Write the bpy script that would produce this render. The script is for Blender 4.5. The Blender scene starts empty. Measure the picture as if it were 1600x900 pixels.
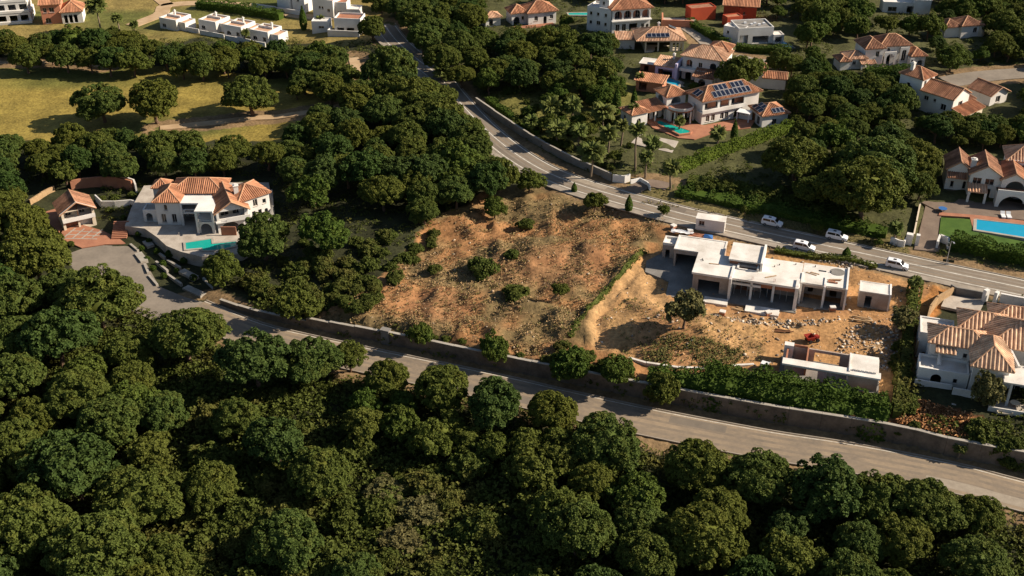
import bpy, math, random
import numpy as np
from mathutils import Matrix, Vector
R = math.radians
rnd = random.Random(7)
nrs = np.random.RandomState(11)
SC = bpy.context.scene
COL = SC.collection

# ---------------------------------------------------------------- camera, sky, sun, exposure
FPX, PITCH, CAMZ = 1750.0, 31.0, 108.0          # focal length in photo pixels (1600 wide), tilt, height in metres
cam = bpy.data.cameras.new('camera'); cam.sensor_width = 36.0; cam.lens = 36.0 * FPX / 1600.0
cam.clip_start = 1.0; cam.clip_end = 6000.0
camo = bpy.data.objects.new('camera', cam); COL.objects.link(camo)
camo.location = (0, 0, CAMZ); camo.rotation_euler = (R(90 - PITCH), 0, 0)
SC.camera = camo

SUN_EL = 32.0
SUN_DIR = Vector((0.99, 0.05, 0)).normalized() * math.cos(R(SUN_EL)) + Vector((0, 0, math.sin(R(SUN_EL))))
w = bpy.data.worlds.new('World'); SC.world = w; w.use_nodes = True
nt = w.node_tree
sky = nt.nodes.new('ShaderNodeTexSky'); sky.sky_type = 'NISHITA'; sky.sun_disc = False
sky.sun_elevation = R(SUN_EL); sky.sun_rotation = math.atan2(SUN_DIR.x, SUN_DIR.y)
sky.air_density = 1.0; sky.dust_density = 0.8; sky.ozone_density = 1.0
bg = nt.nodes['Background']; bg.inputs['Strength'].default_value = 0.056
nt.links.new(sky.outputs[0], bg.inputs['Color'])
sl = bpy.data.lights.new('sun', 'SUN'); sl.energy = 5.0; sl.angle = R(0.5); sl.color = (1.0, 0.88, 0.72)
so = bpy.data.objects.new('sun', sl); COL.objects.link(so)
so.rotation_euler = (-SUN_DIR).to_track_quat('-Z', 'Y').to_euler(); so.location = (100, 200, 200)
vs = SC.view_settings
vs.view_transform = 'Standard'; vs.look = 'None'; vs.gamma = 1.0; vs.use_curve_mapping = False
vs.exposure = 0.7
SC.cycles.max_bounces = 5; SC.cycles.diffuse_bounces = 2; SC.cycles.glossy_bounces = 2
SC.cycles.transmission_bounces = 2; SC.cycles.transparent_max_bounces = 4
SC.cycles.caustics_reflective = False; SC.cycles.caustics_refractive = False

# ---------------------------------------------------------------- pixel <-> place
cp, sp = math.cos(R(PITCH)), math.sin(R(PITCH))
def ray(px, py):
    cx = (px - 800) / FPX; cy = (450 - py) / FPX
    return cx, cp + cy * sp, -sp + cy * cp
def at_z(px, py, z):
    dx, dy, dz = ray(px, py); t = (z - CAMZ) / dz
    return dx * t, dy * t
def project(x, y, z):
    zz = z - CAMZ
    d = y * cp - zz * sp; u = y * sp + zz * cp
    return 800 + FPX * x / d, 450 - FPX * u / d
WALL_PX = [(-900, 490), (150, 446), (300, 462), (345, 476), (400, 494), (485, 513), (605, 537), (690, 556), (800, 580), (930, 607),
           (1060, 633), (1200, 659), (1390, 690), (1480, 712), (1600, 734), (2300, 862)]
_w = [at_z(a, b, 0) for a, b in WALL_PX]
WX = np.array([a[0] for a in _w]); WY = np.array([a[1] for a in _w])
WSX0 = at_z(345, 476, 0)[0]
def smooth(a, b, v):
    t = np.clip((v - a) / (b - a), 0, 1); return t * t * (3 - 2 * t)
WHX = [at_z(a, b, 0)[0] for a, b in ((345, 476), (440, 504), (485, 513), (605, 537), (1060, 633), (1390, 690))]
WHV = [0.8, 1.1, 1.8, 2.2, 2.8, 2.9]
def hs(x, y):
    """smooth height of the land (numpy or float)"""
    x = np.asarray(x, float); y = np.asarray(y, float)
    d = (y - np.interp(x, WX, WY)) * 0.93
    step = smooth(0.25, 1.0, d) * np.interp(x, WHX, WHV) * smooth(WSX0 - 6, WSX0 + 1, x)
    h = step + np.clip(d - 1, 0, 120) * 0.028
    dip = np.clip(-d - 9, 0, 40) * -0.06            # the wood below the road falls away
    return h + dip
from bisect import bisect_right
_lx, _ly = [float(v) for v in WX], [float(v) for v in WY]; _hx = [float(v) for v in WHX]
def _ip(x, X, Y):
    if x <= X[0]: return Y[0]
    if x >= X[-1]: return Y[-1]
    i = bisect_right(X, x) - 1; return Y[i] + (Y[i + 1] - Y[i]) * (x - X[i]) / (X[i + 1] - X[i])
def _sm(a, b, v): t = min(1.0, max(0.0, (v - a) / (b - a))); return t * t * (3 - 2 * t)
def hs1(x, y):
    d = (y - _ip(x, _lx, _ly)) * 0.93
    return _sm(0.25, 1.0, d) * _ip(x, _hx, WHV) * _sm(WSX0 - 6, WSX0 + 1, x) + min(120.0, max(0.0, d - 1)) * 0.028 + min(40.0, max(0.0, -d - 9)) * -0.06
def G(px, py, dz=0.0):
    """the place on the land seen at a photo pixel"""
    z = 2.0
    for _ in range(14):
        x, y = at_z(px, py, z + dz); z = 0.5 * z + 0.5 * hs1(x, y)
    x, y = at_z(px, py, z + dz)
    return Vector((x, y, hs1(x, y) + dz))
def scale_at(p):
    return FPX / (p[1] * cp - (p[2] - CAMZ) * sp)     # photo pixels for one metre across

# ---------------------------------------------------------------- meshes, objects
class MB:
    def __init__(s): s.v = []; s.f = []
    def add(s, vs_, fs):
        n = len(s.v); s.v += [tuple(a) for a in vs_]; s.f += [tuple(n + i for i in f) for f in fs]; return s
    def box(s, x0, x1, y0, y1, z0, z1):
        return s.add([(x0, y0, z0), (x1, y0, z0), (x1, y1, z0), (x0, y1, z0), (x0, y0, z1), (x1, y0, z1), (x1, y1, z1), (x0, y1, z1)],
                     [(3, 2, 1, 0), (4, 5, 6, 7), (0, 1, 5, 4), (1, 2, 6, 5), (2, 3, 7, 6), (3, 0, 4, 7)])
    def prism(s, poly, z0, z1):
        n = len(poly)
        return s.add([(a, b, z0) for a, b in poly] + [(a, b, z1) for a, b in poly],
                     [tuple(range(n - 1, -1, -1)), tuple(range(n, 2 * n))] + [(i, (i + 1) % n, n + (i + 1) % n, n + i) for i in range(n)])
    def tube(s, p0, p1, r0, r1=None, n=6):
        r1 = r0 if r1 is None else r1
        p0 = Vector(p0); p1 = Vector(p1); d = (p1 - p0)
        if d.length < 1e-6: return s
        q = d.to_track_quat('Z', 'Y'); vs_ = []
        for p, r in ((p0, r0), (p1, r1)):
            for i in range(n):
                a = 2 * math.pi * i / n; vs_.append(p + q @ Vector((math.cos(a) * r, math.sin(a) * r, 0)))
        return s.add(vs_, [(i, (i + 1) % n, n + (i + 1) % n, n + i) for i in range(n)] + [tuple(range(n - 1, -1, -1)), tuple(range(n, 2 * n))])
    def mesh(s, name, mat, M=None, smooth_=False):
        me = bpy.data.meshes.new(name)
        v = s.v if M is None else [tuple(M @ Vector(a)) for a in s.v]
        me.from_pydata(v, [], s.f); me.validate()
        if mat is not None: me.materials.append(mat)
        if smooth_: me.polygons.foreach_set('use_smooth', [True] * len(me.polygons))
        me.update(); return me
    def build(s, name, mat, parent=None, M=None, smooth_=False):
        return link(name, s.mesh(name, mat, M, smooth_), parent)
def link(name, me, parent=None):
    o = bpy.data.objects.new(name, me); COL.objects.link(o)
    if parent is not None: o.parent = parent
    return o
def empty(name, loc, rz=0.0):
    o = bpy.data.objects.new(name, None); COL.objects.link(o); o.empty_display_size = 0.5
    o.location = loc; o.rotation_euler = (0, 0, rz); return o
def tag(o, label=None, cat=None, group=None, kind=None):
    if label: o['label'] = label
    if cat: o['category'] = cat
    if group: o['group'] = group
    if kind: o['kind'] = kind
    return o
def np_mesh(name, V, F, mat, cols=None):
    """V (n,3), F (m,k) -> mesh, fast"""
    me = bpy.data.meshes.new(name); k = F.shape[1]
    me.vertices.add(len(V)); me.vertices.foreach_set('co', np.ascontiguousarray(V, np.float32).ravel())
    me.loops.add(F.size); me.loops.foreach_set('vertex_index', np.ascontiguousarray(F, np.int32).ravel())
    me.polygons.add(len(F)); me.polygons.foreach_set('loop_start', np.arange(0, F.size, k, dtype=np.int32))
    me.polygons.foreach_set('loop_total', np.full(len(F), k, np.int32))
    if cols is not None:
        a = me.color_attributes.new('tint', 'FLOAT_COLOR', 'POINT')
        c = np.ones((len(V), 4), np.float32); c[:, :3] = cols; a.data.foreach_set('color', c.ravel())
    me.materials.append(mat); me.update(calc_edges=True); return me

# ---------------------------------------------------------------- materials
def _new(name):
    m = bpy.data.materials.new(name); m.use_nodes = True
    t = m.node_tree; return m, t, t.nodes['Principled BSDF']
def surf(name, col, rough=0.85, var=0.18, scale=0.6, fine=8.0, bump=0.15, spec=0.2, tint2=None, metal=0.0, bdist=0.05, rows=False):
    """coloured surface with two scales of mottling and a fine relief"""
    m, t, b = _new(name); N = t.nodes.new; L = t.links.new
    tc = N('ShaderNodeTexCoord'); n1 = N('ShaderNodeTexNoise'); n2 = N('ShaderNodeTexNoise')
    n1.inputs['Scale'].default_value = scale; n1.inputs['Detail'].default_value = 5
    n2.inputs['Scale'].default_value = fine; n2.inputs['Detail'].default_value = 3
    L(tc.outputs['Object'], n1.inputs['Vector']); L(tc.outputs['Object'], n2.inputs['Vector'])
    mx = N('ShaderNodeMix'); mx.data_type = 'RGBA'
    c2 = tint2 if tint2 else tuple(c * (1 - 1.6 * var) for c in col)
    mx.inputs['A'].default_value = (*col, 1); mx.inputs['B'].default_value = (*c2, 1)
    ad = N('ShaderNodeMath'); ad.operation = 'MULTIPLY_ADD'; ad.inputs[1].default_value = 0.45
    L(n2.outputs['Fac'], ad.inputs[0]); L(n1.outputs['Fac'], ad.inputs[2])
    rp = N('ShaderNodeMapRange'); rp.inputs['From Min'].default_value = 0.5; rp.inputs['From Max'].default_value = 0.98
    L(ad.outputs[0], rp.inputs['Value']); L(rp.outputs['Result'], mx.inputs['Factor'])
    out = mx.outputs['Result']
    if rows:                                   # each loose row of tiles weathers its own way
        ge = N('ShaderNodeNewGeometry'); mr = N('ShaderNodeMapRange'); mr.inputs['To Min'].default_value = 0.62; mr.inputs['To Max'].default_value = 1.25; L(ge.outputs['Random Per Island'], mr.inputs['Value'])
        mm = N('ShaderNodeMix'); mm.data_type = 'RGBA'; mm.blend_type = 'MULTIPLY'; mm.inputs['Factor'].default_value = 1.0; L(out, mm.inputs['A']); L(mr.outputs[0], mm.inputs['B']); out = mm.outputs['Result']
    L(out, b.inputs['Base Color'])
    b.inputs['Roughness'].default_value = rough; b.inputs['Specular IOR Level'].default_value = spec
    b.inputs['Metallic'].default_value = metal
    if bump:
        bp = N('ShaderNodeBump'); bp.inputs['Strength'].default_value = bump; bp.inputs['Distance'].default_value = bdist
        L(n2.outputs['Fac'], bp.inputs['Height']); L(bp.outputs[0], b.inputs['Normal'])
    return m
def leafy(name, ca, cb, cc, transl=0.18, nscale=0.35):
    """foliage: tint by plant (object random) and by clump (noise)"""
    m, t, b = _new(name); N = t.nodes.new; L = t.links.new
    oi = N('ShaderNodeObjectInfo'); tc = N('ShaderNodeTexCoord'); n1 = N('ShaderNodeTexNoise'); geo = N('ShaderNodeNewGeometry')
    n1.inputs['Scale'].default_value = nscale; n1.inputs['Detail'].default_value = 6; n1.inputs['Roughness'].default_value = 0.7
    L(geo.outputs['Position'], n1.inputs['Vector'])
    m1 = N('ShaderNodeMix'); m1.data_type = 'RGBA'; m1.inputs['A'].default_value = (*ca, 1); m1.inputs['B'].default_value = (*cb, 1)
    L(oi.outputs['Random'], m1.inputs['Factor'])
    m2 = N('ShaderNodeMix'); m2.data_type = 'RGBA'; m2.inputs['B'].default_value = (*cc, 1)
    rp = N('ShaderNodeMapRange'); rp.inputs['From Min'].default_value = 0.5; rp.inputs['From Max'].default_value = 0.78; rp.inputs['To Max'].default_value = 0.75
    L(n1.outputs['Fac'], rp.inputs['Value']); L(rp.outputs['Result'], m2.inputs['Factor']); L(m1.outputs['Result'], m2.inputs['A'])
    rr = N('ShaderNodeMapRange'); rr.inputs['To Min'].default_value = 0.78; rr.inputs['To Max'].default_value = 1.16
    L(geo.outputs['Random Per Island'], rr.inputs['Value'])
    m3 = N('ShaderNodeMix'); m3.data_type = 'RGBA'; m3.blend_type = 'MULTIPLY'; m3.inputs['Factor'].default_value = 1.0
    L(m2.outputs['Result'], m3.inputs['A']); L(rr.outputs['Result'], m3.inputs['B'])
    L(m3.outputs['Result'], b.inputs['Base Color']); b.inputs['Roughness'].default_value = 0.7; b.inputs['Specular IOR Level'].default_value = 0.08
    tr = N('ShaderNodeBsdfTranslucent'); L(m3.outputs['Result'], tr.inputs['Color'])
    ms = N('ShaderNodeMixShader'); ms.inputs['Fac'].default_value = transl
    L(b.outputs[0], ms.inputs[1]); L(tr.outputs[0], ms.inputs[2]); L(ms.outputs[0], t.nodes['Material Output'].inputs['Surface'])
    return m
def tinted(name, rough=0.9, var=0.5, scale=0.5, fine=3.0, bump=0.5, bdist=0.1):
    """colour from the 'tint' attribute, mottled"""
    m, t, b = _new(name); N = t.nodes.new; L = t.links.new
    at = N('ShaderNodeAttribute'); at.attribute_name = 'tint'
    geo = N('ShaderNodeNewGeometry'); n1 = N('ShaderNodeTexNoise'); n2 = N('ShaderNodeTexNoise')
    n1.inputs['Scale'].default_value = scale; n1.inputs['Detail'].default_value = 8; n1.inputs['Roughness'].default_value = 0.65
    n2.inputs['Scale'].default_value = fine; n2.inputs['Detail'].default_value = 4
    L(geo.outputs['Position'], n1.inputs['Vector']); L(geo.outputs['Position'], n2.inputs['Vector'])
    r1 = N('ShaderNodeMapRange'); r1.inputs['From Min'].default_value = 0.3; r1.inputs['From Max'].default_value = 0.7
    r1.inputs['To Min'].default_value = 1 - var; r1.inputs['To Max'].default_value = 1 + var * 0.55
    r2 = N('ShaderNodeMapRange'); r2.inputs['From Min'].default_value = 0.3; r2.inputs['From Max'].default_value = 0.7
    r2.inputs['To Min'].default_value = 1 - var * 0.7; r2.inputs['To Max'].default_value = 1 + var * 0.5
    L(n1.outputs['Fac'], r1.inputs['Value']); L(n2.outputs['Fac'], r2.inputs['Value'])
    mu = N('ShaderNodeMath'); mu.operation = 'MULTIPLY'; L(r1.outputs[0], mu.inputs[0]); L(r2.outputs[0], mu.inputs[1])
    m3 = N('ShaderNodeMix'); m3.data_type = 'RGBA'; m3.blend_type = 'MULTIPLY'; m3.inputs['Factor'].default_value = 1.0
    L(at.outputs['Color'], m3.inputs['A']); L(mu.outputs[0], m3.inputs['B']); L(m3.outputs['Result'], b.inputs['Base Color'])
    b.inputs['Roughness'].default_value = rough; b.inputs['Specular IOR Level'].default_value = 0.15
    bp = N('ShaderNodeBump'); bp.inputs['Strength'].default_value = bump; bp.inputs['Distance'].default_value = bdist
    L(n2.outputs['Fac'], bp.inputs['Height']); L(bp.outputs[0], b.inputs['Normal'])
    return m
def water(name, col):
    m, t, b = _new(name); N = t.nodes.new; L = t.links.new
    b.inputs['Base Color'].default_value = (*col, 1); b.inputs['Roughness'].default_value = 0.06; b.inputs['IOR'].default_value = 1.33
    n = N('ShaderNodeTexNoise'); n.inputs['Scale'].default_value = 1.4; bp = N('ShaderNodeBump'); bp.inputs['Strength'].default_value = 0.1; bp.inputs['Distance'].default_value = 0.056
    L(n.outputs['Fac'], bp.inputs['Height']); L(bp.outputs[0], b.inputs['Normal']); return m
def gloss(name, col, rough=0.1, spec=0.5, metal=0.0):
    m, t, b = _new(name); b.inputs['Base Color'].default_value = (*col, 1); b.inputs['Roughness'].default_value = rough
    b.inputs['Specular IOR Level'].default_value = spec; b.inputs['Metallic'].default_value = metal; return m
MAT = dict(
    white=surf('white_stucco', (0.80, 0.77, 0.73), var=0.10, scale=0.25, fine=5, bump=0.12, tint2=(0.60, 0.56, 0.50)),
    cream=surf('cream_stucco', (0.72, 0.62, 0.48), var=0.10, scale=0.3, fine=5, tint2=(0.58, 0.48, 0.36)),
    lilac=surf('lilac_stucco', (0.55, 0.50, 0.66), var=0.1, scale=0.3, tint2=(0.46, 0.42, 0.56)),
    salmon=surf('salmon_stucco', (0.62, 0.26, 0.15), var=0.1, scale=0.3, tint2=(0.5, 0.2, 0.12)),
    red=surf('red_stucco', (0.50, 0.085, 0.035), var=0.12, scale=0.3, tint2=(0.38, 0.06, 0.03)),
    screed=surf('pale_screed', (0.80, 0.76, 0.70), var=0.15, scale=0.35, fine=6, tint2=(0.50, 0.45, 0.39)),
    render=surf('raw_render', (0.46, 0.38, 0.32), var=0.2, scale=0.5, fine=5, tint2=(0.30, 0.22, 0.17), bump=0.3),
    block=surf('hollow_brick', (0.42, 0.17, 0.09), var=0.25, scale=1.0, fine=9, tint2=(0.30, 0.14, 0.09), bump=0.4),
    concrete=surf('grey_concrete', (0.27, 0.25, 0.225), var=0.2, scale=0.4, fine=4, tint2=(0.15, 0.14, 0.125), bump=0.3),
    coping=surf('pale_coping', (0.42, 0.38, 0.32), var=0.2, scale=0.6, tint2=(0.28, 0.25, 0.21)),
    tile=surf('terracotta_tile', (0.50, 0.240, 0.130), var=0.25, scale=0.8, fine=4.5, tint2=(0.31, 0.135, 0.075), bump=0.5, rows=True),
    tile_b=surf('brown_tile', (0.40, 0.205, 0.120), var=0.25, scale=1.1, fine=5.5, tint2=(0.19, 0.09, 0.055), bump=0.5, rows=True),
    tile_p=surf('pale_terracotta_tile', (0.66, 0.43, 0.28), var=0.25, scale=0.9, fine=5.5, tint2=(0.40, 0.21, 0.125), bump=0.5, rows=True),
    tile_s=surf('weathered_pink_tile', (0.78, 0.53, 0.34), var=0.25, scale=0.7, fine=4.5, tint2=(0.40, 0.235, 0.15), bump=0.5, rows=True),
    ridge=surf('ridge_tile', (0.55, 0.33, 0.20), var=0.2, scale=1.5, tint2=(0.4, 0.2, 0.11)),
    patch=surf('asphalt_patch', (0.205, 0.168, 0.130), var=0.2, scale=0.5, tint2=(0.150, 0.125, 0.10)), dust=surf('dusty_asphalt', (0.34, 0.285, 0.22), var=0.3, scale=1.2, fine=4, tint2=(0.26, 0.215, 0.165)),
    wear=surf('tyre_worn_asphalt', (0.255, 0.198, 0.142), var=0.2, scale=0.3, fine=1.5, tint2=(0.165, 0.135, 0.105)), wallstone=surf('stained_wall_stone', (0.235, 0.185, 0.140), var=0.3, scale=0.5, fine=2.6, tint2=(0.105, 0.085, 0.066), bump=0.5),
    glass=gloss('window_glass', (0.012, 0.014, 0.017), 0.05, 0.6),
    frame=surf('window_frame', (0.50, 0.44, 0.38), var=0.05, bump=0),
    wood=surf('brown_wood', (0.17, 0.075, 0.035), var=0.3, scale=2.0, tint2=(0.1, 0.045, 0.02)),
    plank=surf('raw_plank', (0.45, 0.30, 0.16), var=0.3, scale=2.0, tint2=(0.3, 0.19, 0.1)),
    asphalt=surf('bleached_asphalt', (0.315, 0.238, 0.160), var=0.16, scale=0.22, fine=1.6, tint2=(0.178, 0.144, 0.110), bump=0.2),
    asphalt_b=surf('grey_asphalt', (0.265, 0.222, 0.176), var=0.16, scale=0.25, fine=1.8, tint2=(0.178, 0.150, 0.120), bump=0.2),
    paint=surf('worn_road_paint', (0.74, 0.70, 0.62), var=0.3, scale=0.9, fine=5, tint2=(0.42, 0.38, 0.32), bump=0),
    kerb=surf('kerb_stone', (0.36, 0.31, 0.25), var=0.2, scale=0.7, tint2=(0.24, 0.2, 0.16)),
    paving=surf('pale_paving', (0.5, 0.44, 0.37), var=0.2, scale=0.5, fine=3, tint2=(0.31, 0.26, 0.21)),
    terra=surf('terracotta_paving', (0.42, 0.19, 0.11), var=0.2, scale=0.6, fine=4, tint2=(0.30, 0.13, 0.08)),
    drive=surf('brown_driveway', (0.22, 0.165, 0.125), var=0.2, scale=0.4, fine=3, tint2=(0.15, 0.11, 0.085)),
    teal=water('teal_pool_water', (0.012, 0.34, 0.28)), blue=water('blue_pool_water', (0.015, 0.30, 0.48)),
    lawn=surf('mown_lawn', (0.075, 0.135, 0.02), var=0.3, scale=0.5, fine=6, tint2=(0.04, 0.085, 0.012), bump=0.5),
    bark=surf('tree_bark', (0.16, 0.10, 0.065), var=0.3, scale=2.0, tint2=(0.08, 0.05, 0.035), bump=0.5),
    palmbark=surf('palm_bark', (0.24, 0.18, 0.12), var=0.3, scale=3.0, tint2=(0.13, 0.095, 0.065), bump=0.5),
    pine=leafy('pine_needles', (0.110, 0.121, 0.021), (0.076, 0.113, 0.026), (0.150, 0.138, 0.024), 0.22),
    broad=leafy('broad_leaves', (0.073, 0.116, 0.020), (0.110, 0.123, 0.024), (0.132, 0.138, 0.024), 0.22),
    scrub=leafy('scrub_leaves', (0.081, 0.104, 0.021), (0.088, 0.104, 0.021), (0.173, 0.123, 0.039), 0.2, nscale=0.11),
    hedge=leafy('hedge_leaves', (0.056, 0.095, 0.013), (0.066, 0.104, 0.017), (0.088, 0.119, 0.020)),
    hedge_b=leafy('bright_hedge_leaves', (0.110, 0.162, 0.020), (0.124, 0.162, 0.024), (0.147, 0.162, 0.026)),
    frond=leafy('palm_fronds', (0.095, 0.123, 0.029), (0.124, 0.131, 0.033), (0.154, 0.146, 0.044)),
    evergreen=leafy('evergreen_leaves', (0.044, 0.080, 0.017), (0.062, 0.092, 0.023), (0.085, 0.107, 0.020), 0.2),
    olive=leafy('dry_olive_leaves', (0.132, 0.128, 0.047), (0.139, 0.123, 0.047), (0.161, 0.131, 0.057)),
    van=gloss('van_white_paint', (0.78, 0.78, 0.79), 0.25, 0.5), tyre=gloss('tyre_rubber', (0.02, 0.02, 0.02), 0.8, 0.2),
    lamp=gloss('lamp_glass', (0.35, 0.1, 0.08), 0.2), headl=gloss('headlamp_glass', (0.6, 0.6, 0.6), 0.15), rim=gloss('wheel_rim', (0.4, 0.4, 0.42), 0.35, 0.5, 0.8),
    solar=gloss('solar_cells', (0.010, 0.014, 0.03), 0.12, 0.5), alu=gloss('aluminium_frame', (0.62, 0.62, 0.62), 0.4, 0.5, 0.6),
    plastic_w=surf('white_plastic', (0.75, 0.75, 0.75), 0.5, var=0.05, bump=0), rust=surf('rusty_red_steel', (0.36, 0.035, 0.02), 0.6, var=0.3, scale=2, tint2=(0.22, 0.03, 0.02)),
    bluetarp=surf('blue_plastic', (0.05, 0.16, 0.42), 0.5, var=0.2), dark=surf('dark_green_cloth', (0.03, 0.035, 0.022), 0.8, var=0.2),
    ground=tinted('open_ground', var=0.42, scale=0.22, fine=1.6, bump=0.6, bdist=0.25), bits=tinted('loose_bits', var=0.2, fine=6, bump=0.2),
)
# ---------------------------------------------------------------- land, roads, paved sheets
def vnoise(x, y, s, seed=0):
    x = np.asarray(x) / s; y = np.asarray(y) / s
    xi = np.floor(x).astype(np.int64); yi = np.floor(y).astype(np.int64); fx = x - xi; fy = y - yi
    fx = fx * fx * (3 - 2 * fx); fy = fy * fy * (3 - 2 * fy)
    def hsh(a, b):
        n = (a * 374761393 + b * 668265263 + seed * 974711) & 0x7fffffff
        n = ((n ^ (n >> 13)) * 1274126177) & 0x7fffffff
        return ((n ^ (n >> 16)) & 0xffff) / 65535.0
    return (hsh(xi, yi) * (1 - fx) + hsh(xi + 1, yi) * fx) * (1 - fy) + (hsh(xi, yi + 1) * (1 - fx) + hsh(xi + 1, yi + 1) * fx) * fy
def inside(px, py, poly):
    px = np.asarray(px); py = np.asarray(py); c = np.zeros(px.shape, bool); n = len(poly)
    for i in range(n):
        x0, y0 = poly[i]; x1, y1 = poly[(i + 1) % n]
        if y0 == y1: continue
        c ^= ((y0 > py) != (y1 > py)) & (px < (x1 - x0) * (py - y0) / (y1 - y0) + x0)
    return c
def resample(pts, step):
    """smooth line through ground points, one every step metres"""
    P = [Vector((p[0], p[1])) for p in pts]; out = []
    P = [2 * P[0] - P[1]] + P + [2 * P[-1] - P[-2]]
    for i in range(1, len(P) - 2):
        a, b, c, d = P[i - 1:i + 3]; n = max(2, int((c - b).length / step))
        for k in range(n):
            t = k / n
            out.append(0.5 * ((2 * b) + (c - a) * t + (2 * a - 5 * b + 4 * c - d) * t * t + (3 * b - a - 3 * c + d) * t ** 3))
    out.append(P[-2]); return out
def offset(line, d):
    """shift a line sideways (positive: to the side nearer the camera for a line running right)"""
    o = []
    for i, p in enumerate(line):
        a = line[max(0, i - 1)]; b = line[min(len(line) - 1, i + 1)]; t = (b - a).normalized()
        o.append(Vector((p.x + t.y * d, p.y - t.x * d)))
    return o
def gz(p, dz=0.0): return hs1(p[0], p[1]) + dz
def ribbon(name, line, d0, d1, mat, dz, parent=None, skirt=0.25):
    A = offset(line, d0); B = offset(line, d1); m = MB(); n = len(A)
    zs = [gz(p, dz) for p in line]
    vs_ = []
    for p, q, z in zip(A, B, zs):
        vs_ += [(p.x, p.y, z), (q.x, q.y, z), (p.x, p.y, z - skirt), (q.x, q.y, z - skirt)]
    fs = []
    for i in range(n - 1):
        a = 4 * i; b = a + 4
        fs += [(a, a + 1, b + 1, b), (a + 2, a, b, b + 2), (a + 1, a + 3, b + 3, b + 1)]
    m.add(vs_, fs); return m.build(name, mat, parent)
def dashes(name, line, d, wd, mat, dz, on, off, parent, step):
    m = MB(); A = offset(line, d - wd / 2); B = offset(line, d + wd / 2); k = 0
    non, nof = max(1, int(on / step)), max(1, int(off / step))
    while k + non < len(line):
        for i in range(k, k + non):
            m.add([(A[i].x, A[i].y, gz(line[i], dz)), (B[i].x, B[i].y, gz(line[i], dz)), (B[i + 1].x, B[i + 1].y, gz(line[i + 1], dz)), (A[i + 1].x, A[i + 1].y, gz(line[i + 1], dz))], [(0, 1, 2, 3)])
        k += non + nof
    return m.build(name, mat, parent)
from mathutils.geometry import tessellate_polygon
SHEETS = []        # photo outlines under which the land is kept flat
def sheet(name, px, mat, dz=0.06, parent=None, skirt=0.3, level=None, keep=True):
    P = [G(a, b) for a, b in px]; poly = []
    for i, p in enumerate(P):
        q = P[(i + 1) % len(P)]; n = max(1, int((q - p).length / 2.0))
        for k in range(n): poly.append(p.lerp(q, k / n))
    if keep: SHEETS.append(px)
    pts = [Vector((p.x, p.y, (gz(p, dz) if level is None else level))) for p in poly]
    tris = tessellate_polygon([[Vector((p.x, p.y, 0)) for p in pts]])
    m = MB(); n = len(pts); fs = []
    for t in tris:
        a, b, c = (pts[i] for i in t); up = (b - a).cross(c - a).z
        fs.append(tuple(t) if up > 0 else tuple(reversed(t)))
    m.add(pts + [p - Vector((0, 0, skirt)) for p in pts], fs + [(i, n + i, n + (i + 1) % n, (i + 1) % n) for i in range(n)])
    return m.build(name, mat, parent)

ROADS = []         # (line, half width) for flattening and keeping plants off
def road_line(px, step=2.0): return resample([G(a, b) for a, b in px], step)
# lower road: its far kerb line is what the photograph shows
LOW_FAR = road_line([(322, 470), (370, 490), (430, 511), (560, 540), (700, 569), (800, 590), (900, 613), (1030, 641), (1200, 673), (1330, 693), (1492, 724), (1600, 752), (1900, 826)])
LW = 7.0
low = ribbon('lower_road', LOW_FAR, 0, LW, MAT['asphalt'], 0.06); tag(low, 'pale worn asphalt road below the retaining wall', kind='structure')
ribbon('kerb', LOW_FAR, -0.22, 0, MAT['kerb'], 0.16, low); ribbon('kerb', LOW_FAR, LW, LW + 0.22, MAT['kerb'], 0.16, low)
ribbon('edge_line', LOW_FAR, 0.30, 0.42, MAT['paint'], 0.066, low, 0.001)
ROADS.append((offset(LOW_FAR, LW / 2), LW / 2 + 0.5))
# upper road
UP = road_line([(1900, 517), (1600, 450.5), (1500, 429.5), (1400, 407.5), (1300, 386), (1200, 364.5), (1100, 342), (1050, 330), (970, 308), (900, 287), (850, 267), (805, 240), (765, 208), (732, 175), (706, 145), (685, 118), (655, 95), (628, 72), (612, 55), (600, 38)])
UW = 3.15
up = ribbon('upper_road', UP, -UW, UW, MAT['asphalt_b'], 0.06); tag(up, 'two lane asphalt road with white lines curving past the building site', kind='structure')
ribbon('edge_line', UP, UW - 0.46, UW - 0.24, MAT['paint'], 0.066, up, 0.001); ribbon('edge_line', UP, -UW + 0.24, -UW + 0.46, MAT['paint'], 0.066, up, 0.001)
ribbon('centre_line', UP, -0.11, 0.11, MAT['paint'], 0.067, up, 0.001)
ribbon('kerb', UP, UW, UW + 0.25, MAT['kerb'], 0.15, up); ribbon('kerb', UP, -UW - 0.25, -UW, MAT['kerb'], 0.15, up)
# hatched junction marks by the site cabin
hm = MB()
for a, b in (((1008, 333), (1015, 325)), ((1014, 335), (1023, 326)), ((1006, 329.5), (1020, 333.5))):
    p, q = G(*a), G(*b); t = (q - p).normalized(); nrm = Vector((-t.y, t.x, 0)) * 0.09
    hm.add([(v.x, v.y, gz(v, 0.068)) for v in (p - nrm, p + nrm, q + nrm, q - nrm)], [(3, 2, 1, 0)])
hm.build('hatched_marking', MAT['paint'], up)
ROADS.append((UP, UW + 0.5))
sh = ribbon('pavement', UP, -UW - 1.9, -UW - 0.25, MAT['kerb'], 0.11); tag(sh, 'narrow footway between the upper road and the gardens', kind='structure')
cds = sheet('cul_de_sac', [(98, 400), (128, 389), (163, 383.5), (200, 385), (222, 398), (233, 420), (249, 448), (290, 465), (345, 480), (372, 492), (352, 520), (250, 505), (190, 480), (130, 440)], MAT['asphalt_b'], 0.056)
tag(cds, 'round asphalt turning head in front of the tiled forecourt', kind='structure')
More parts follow.
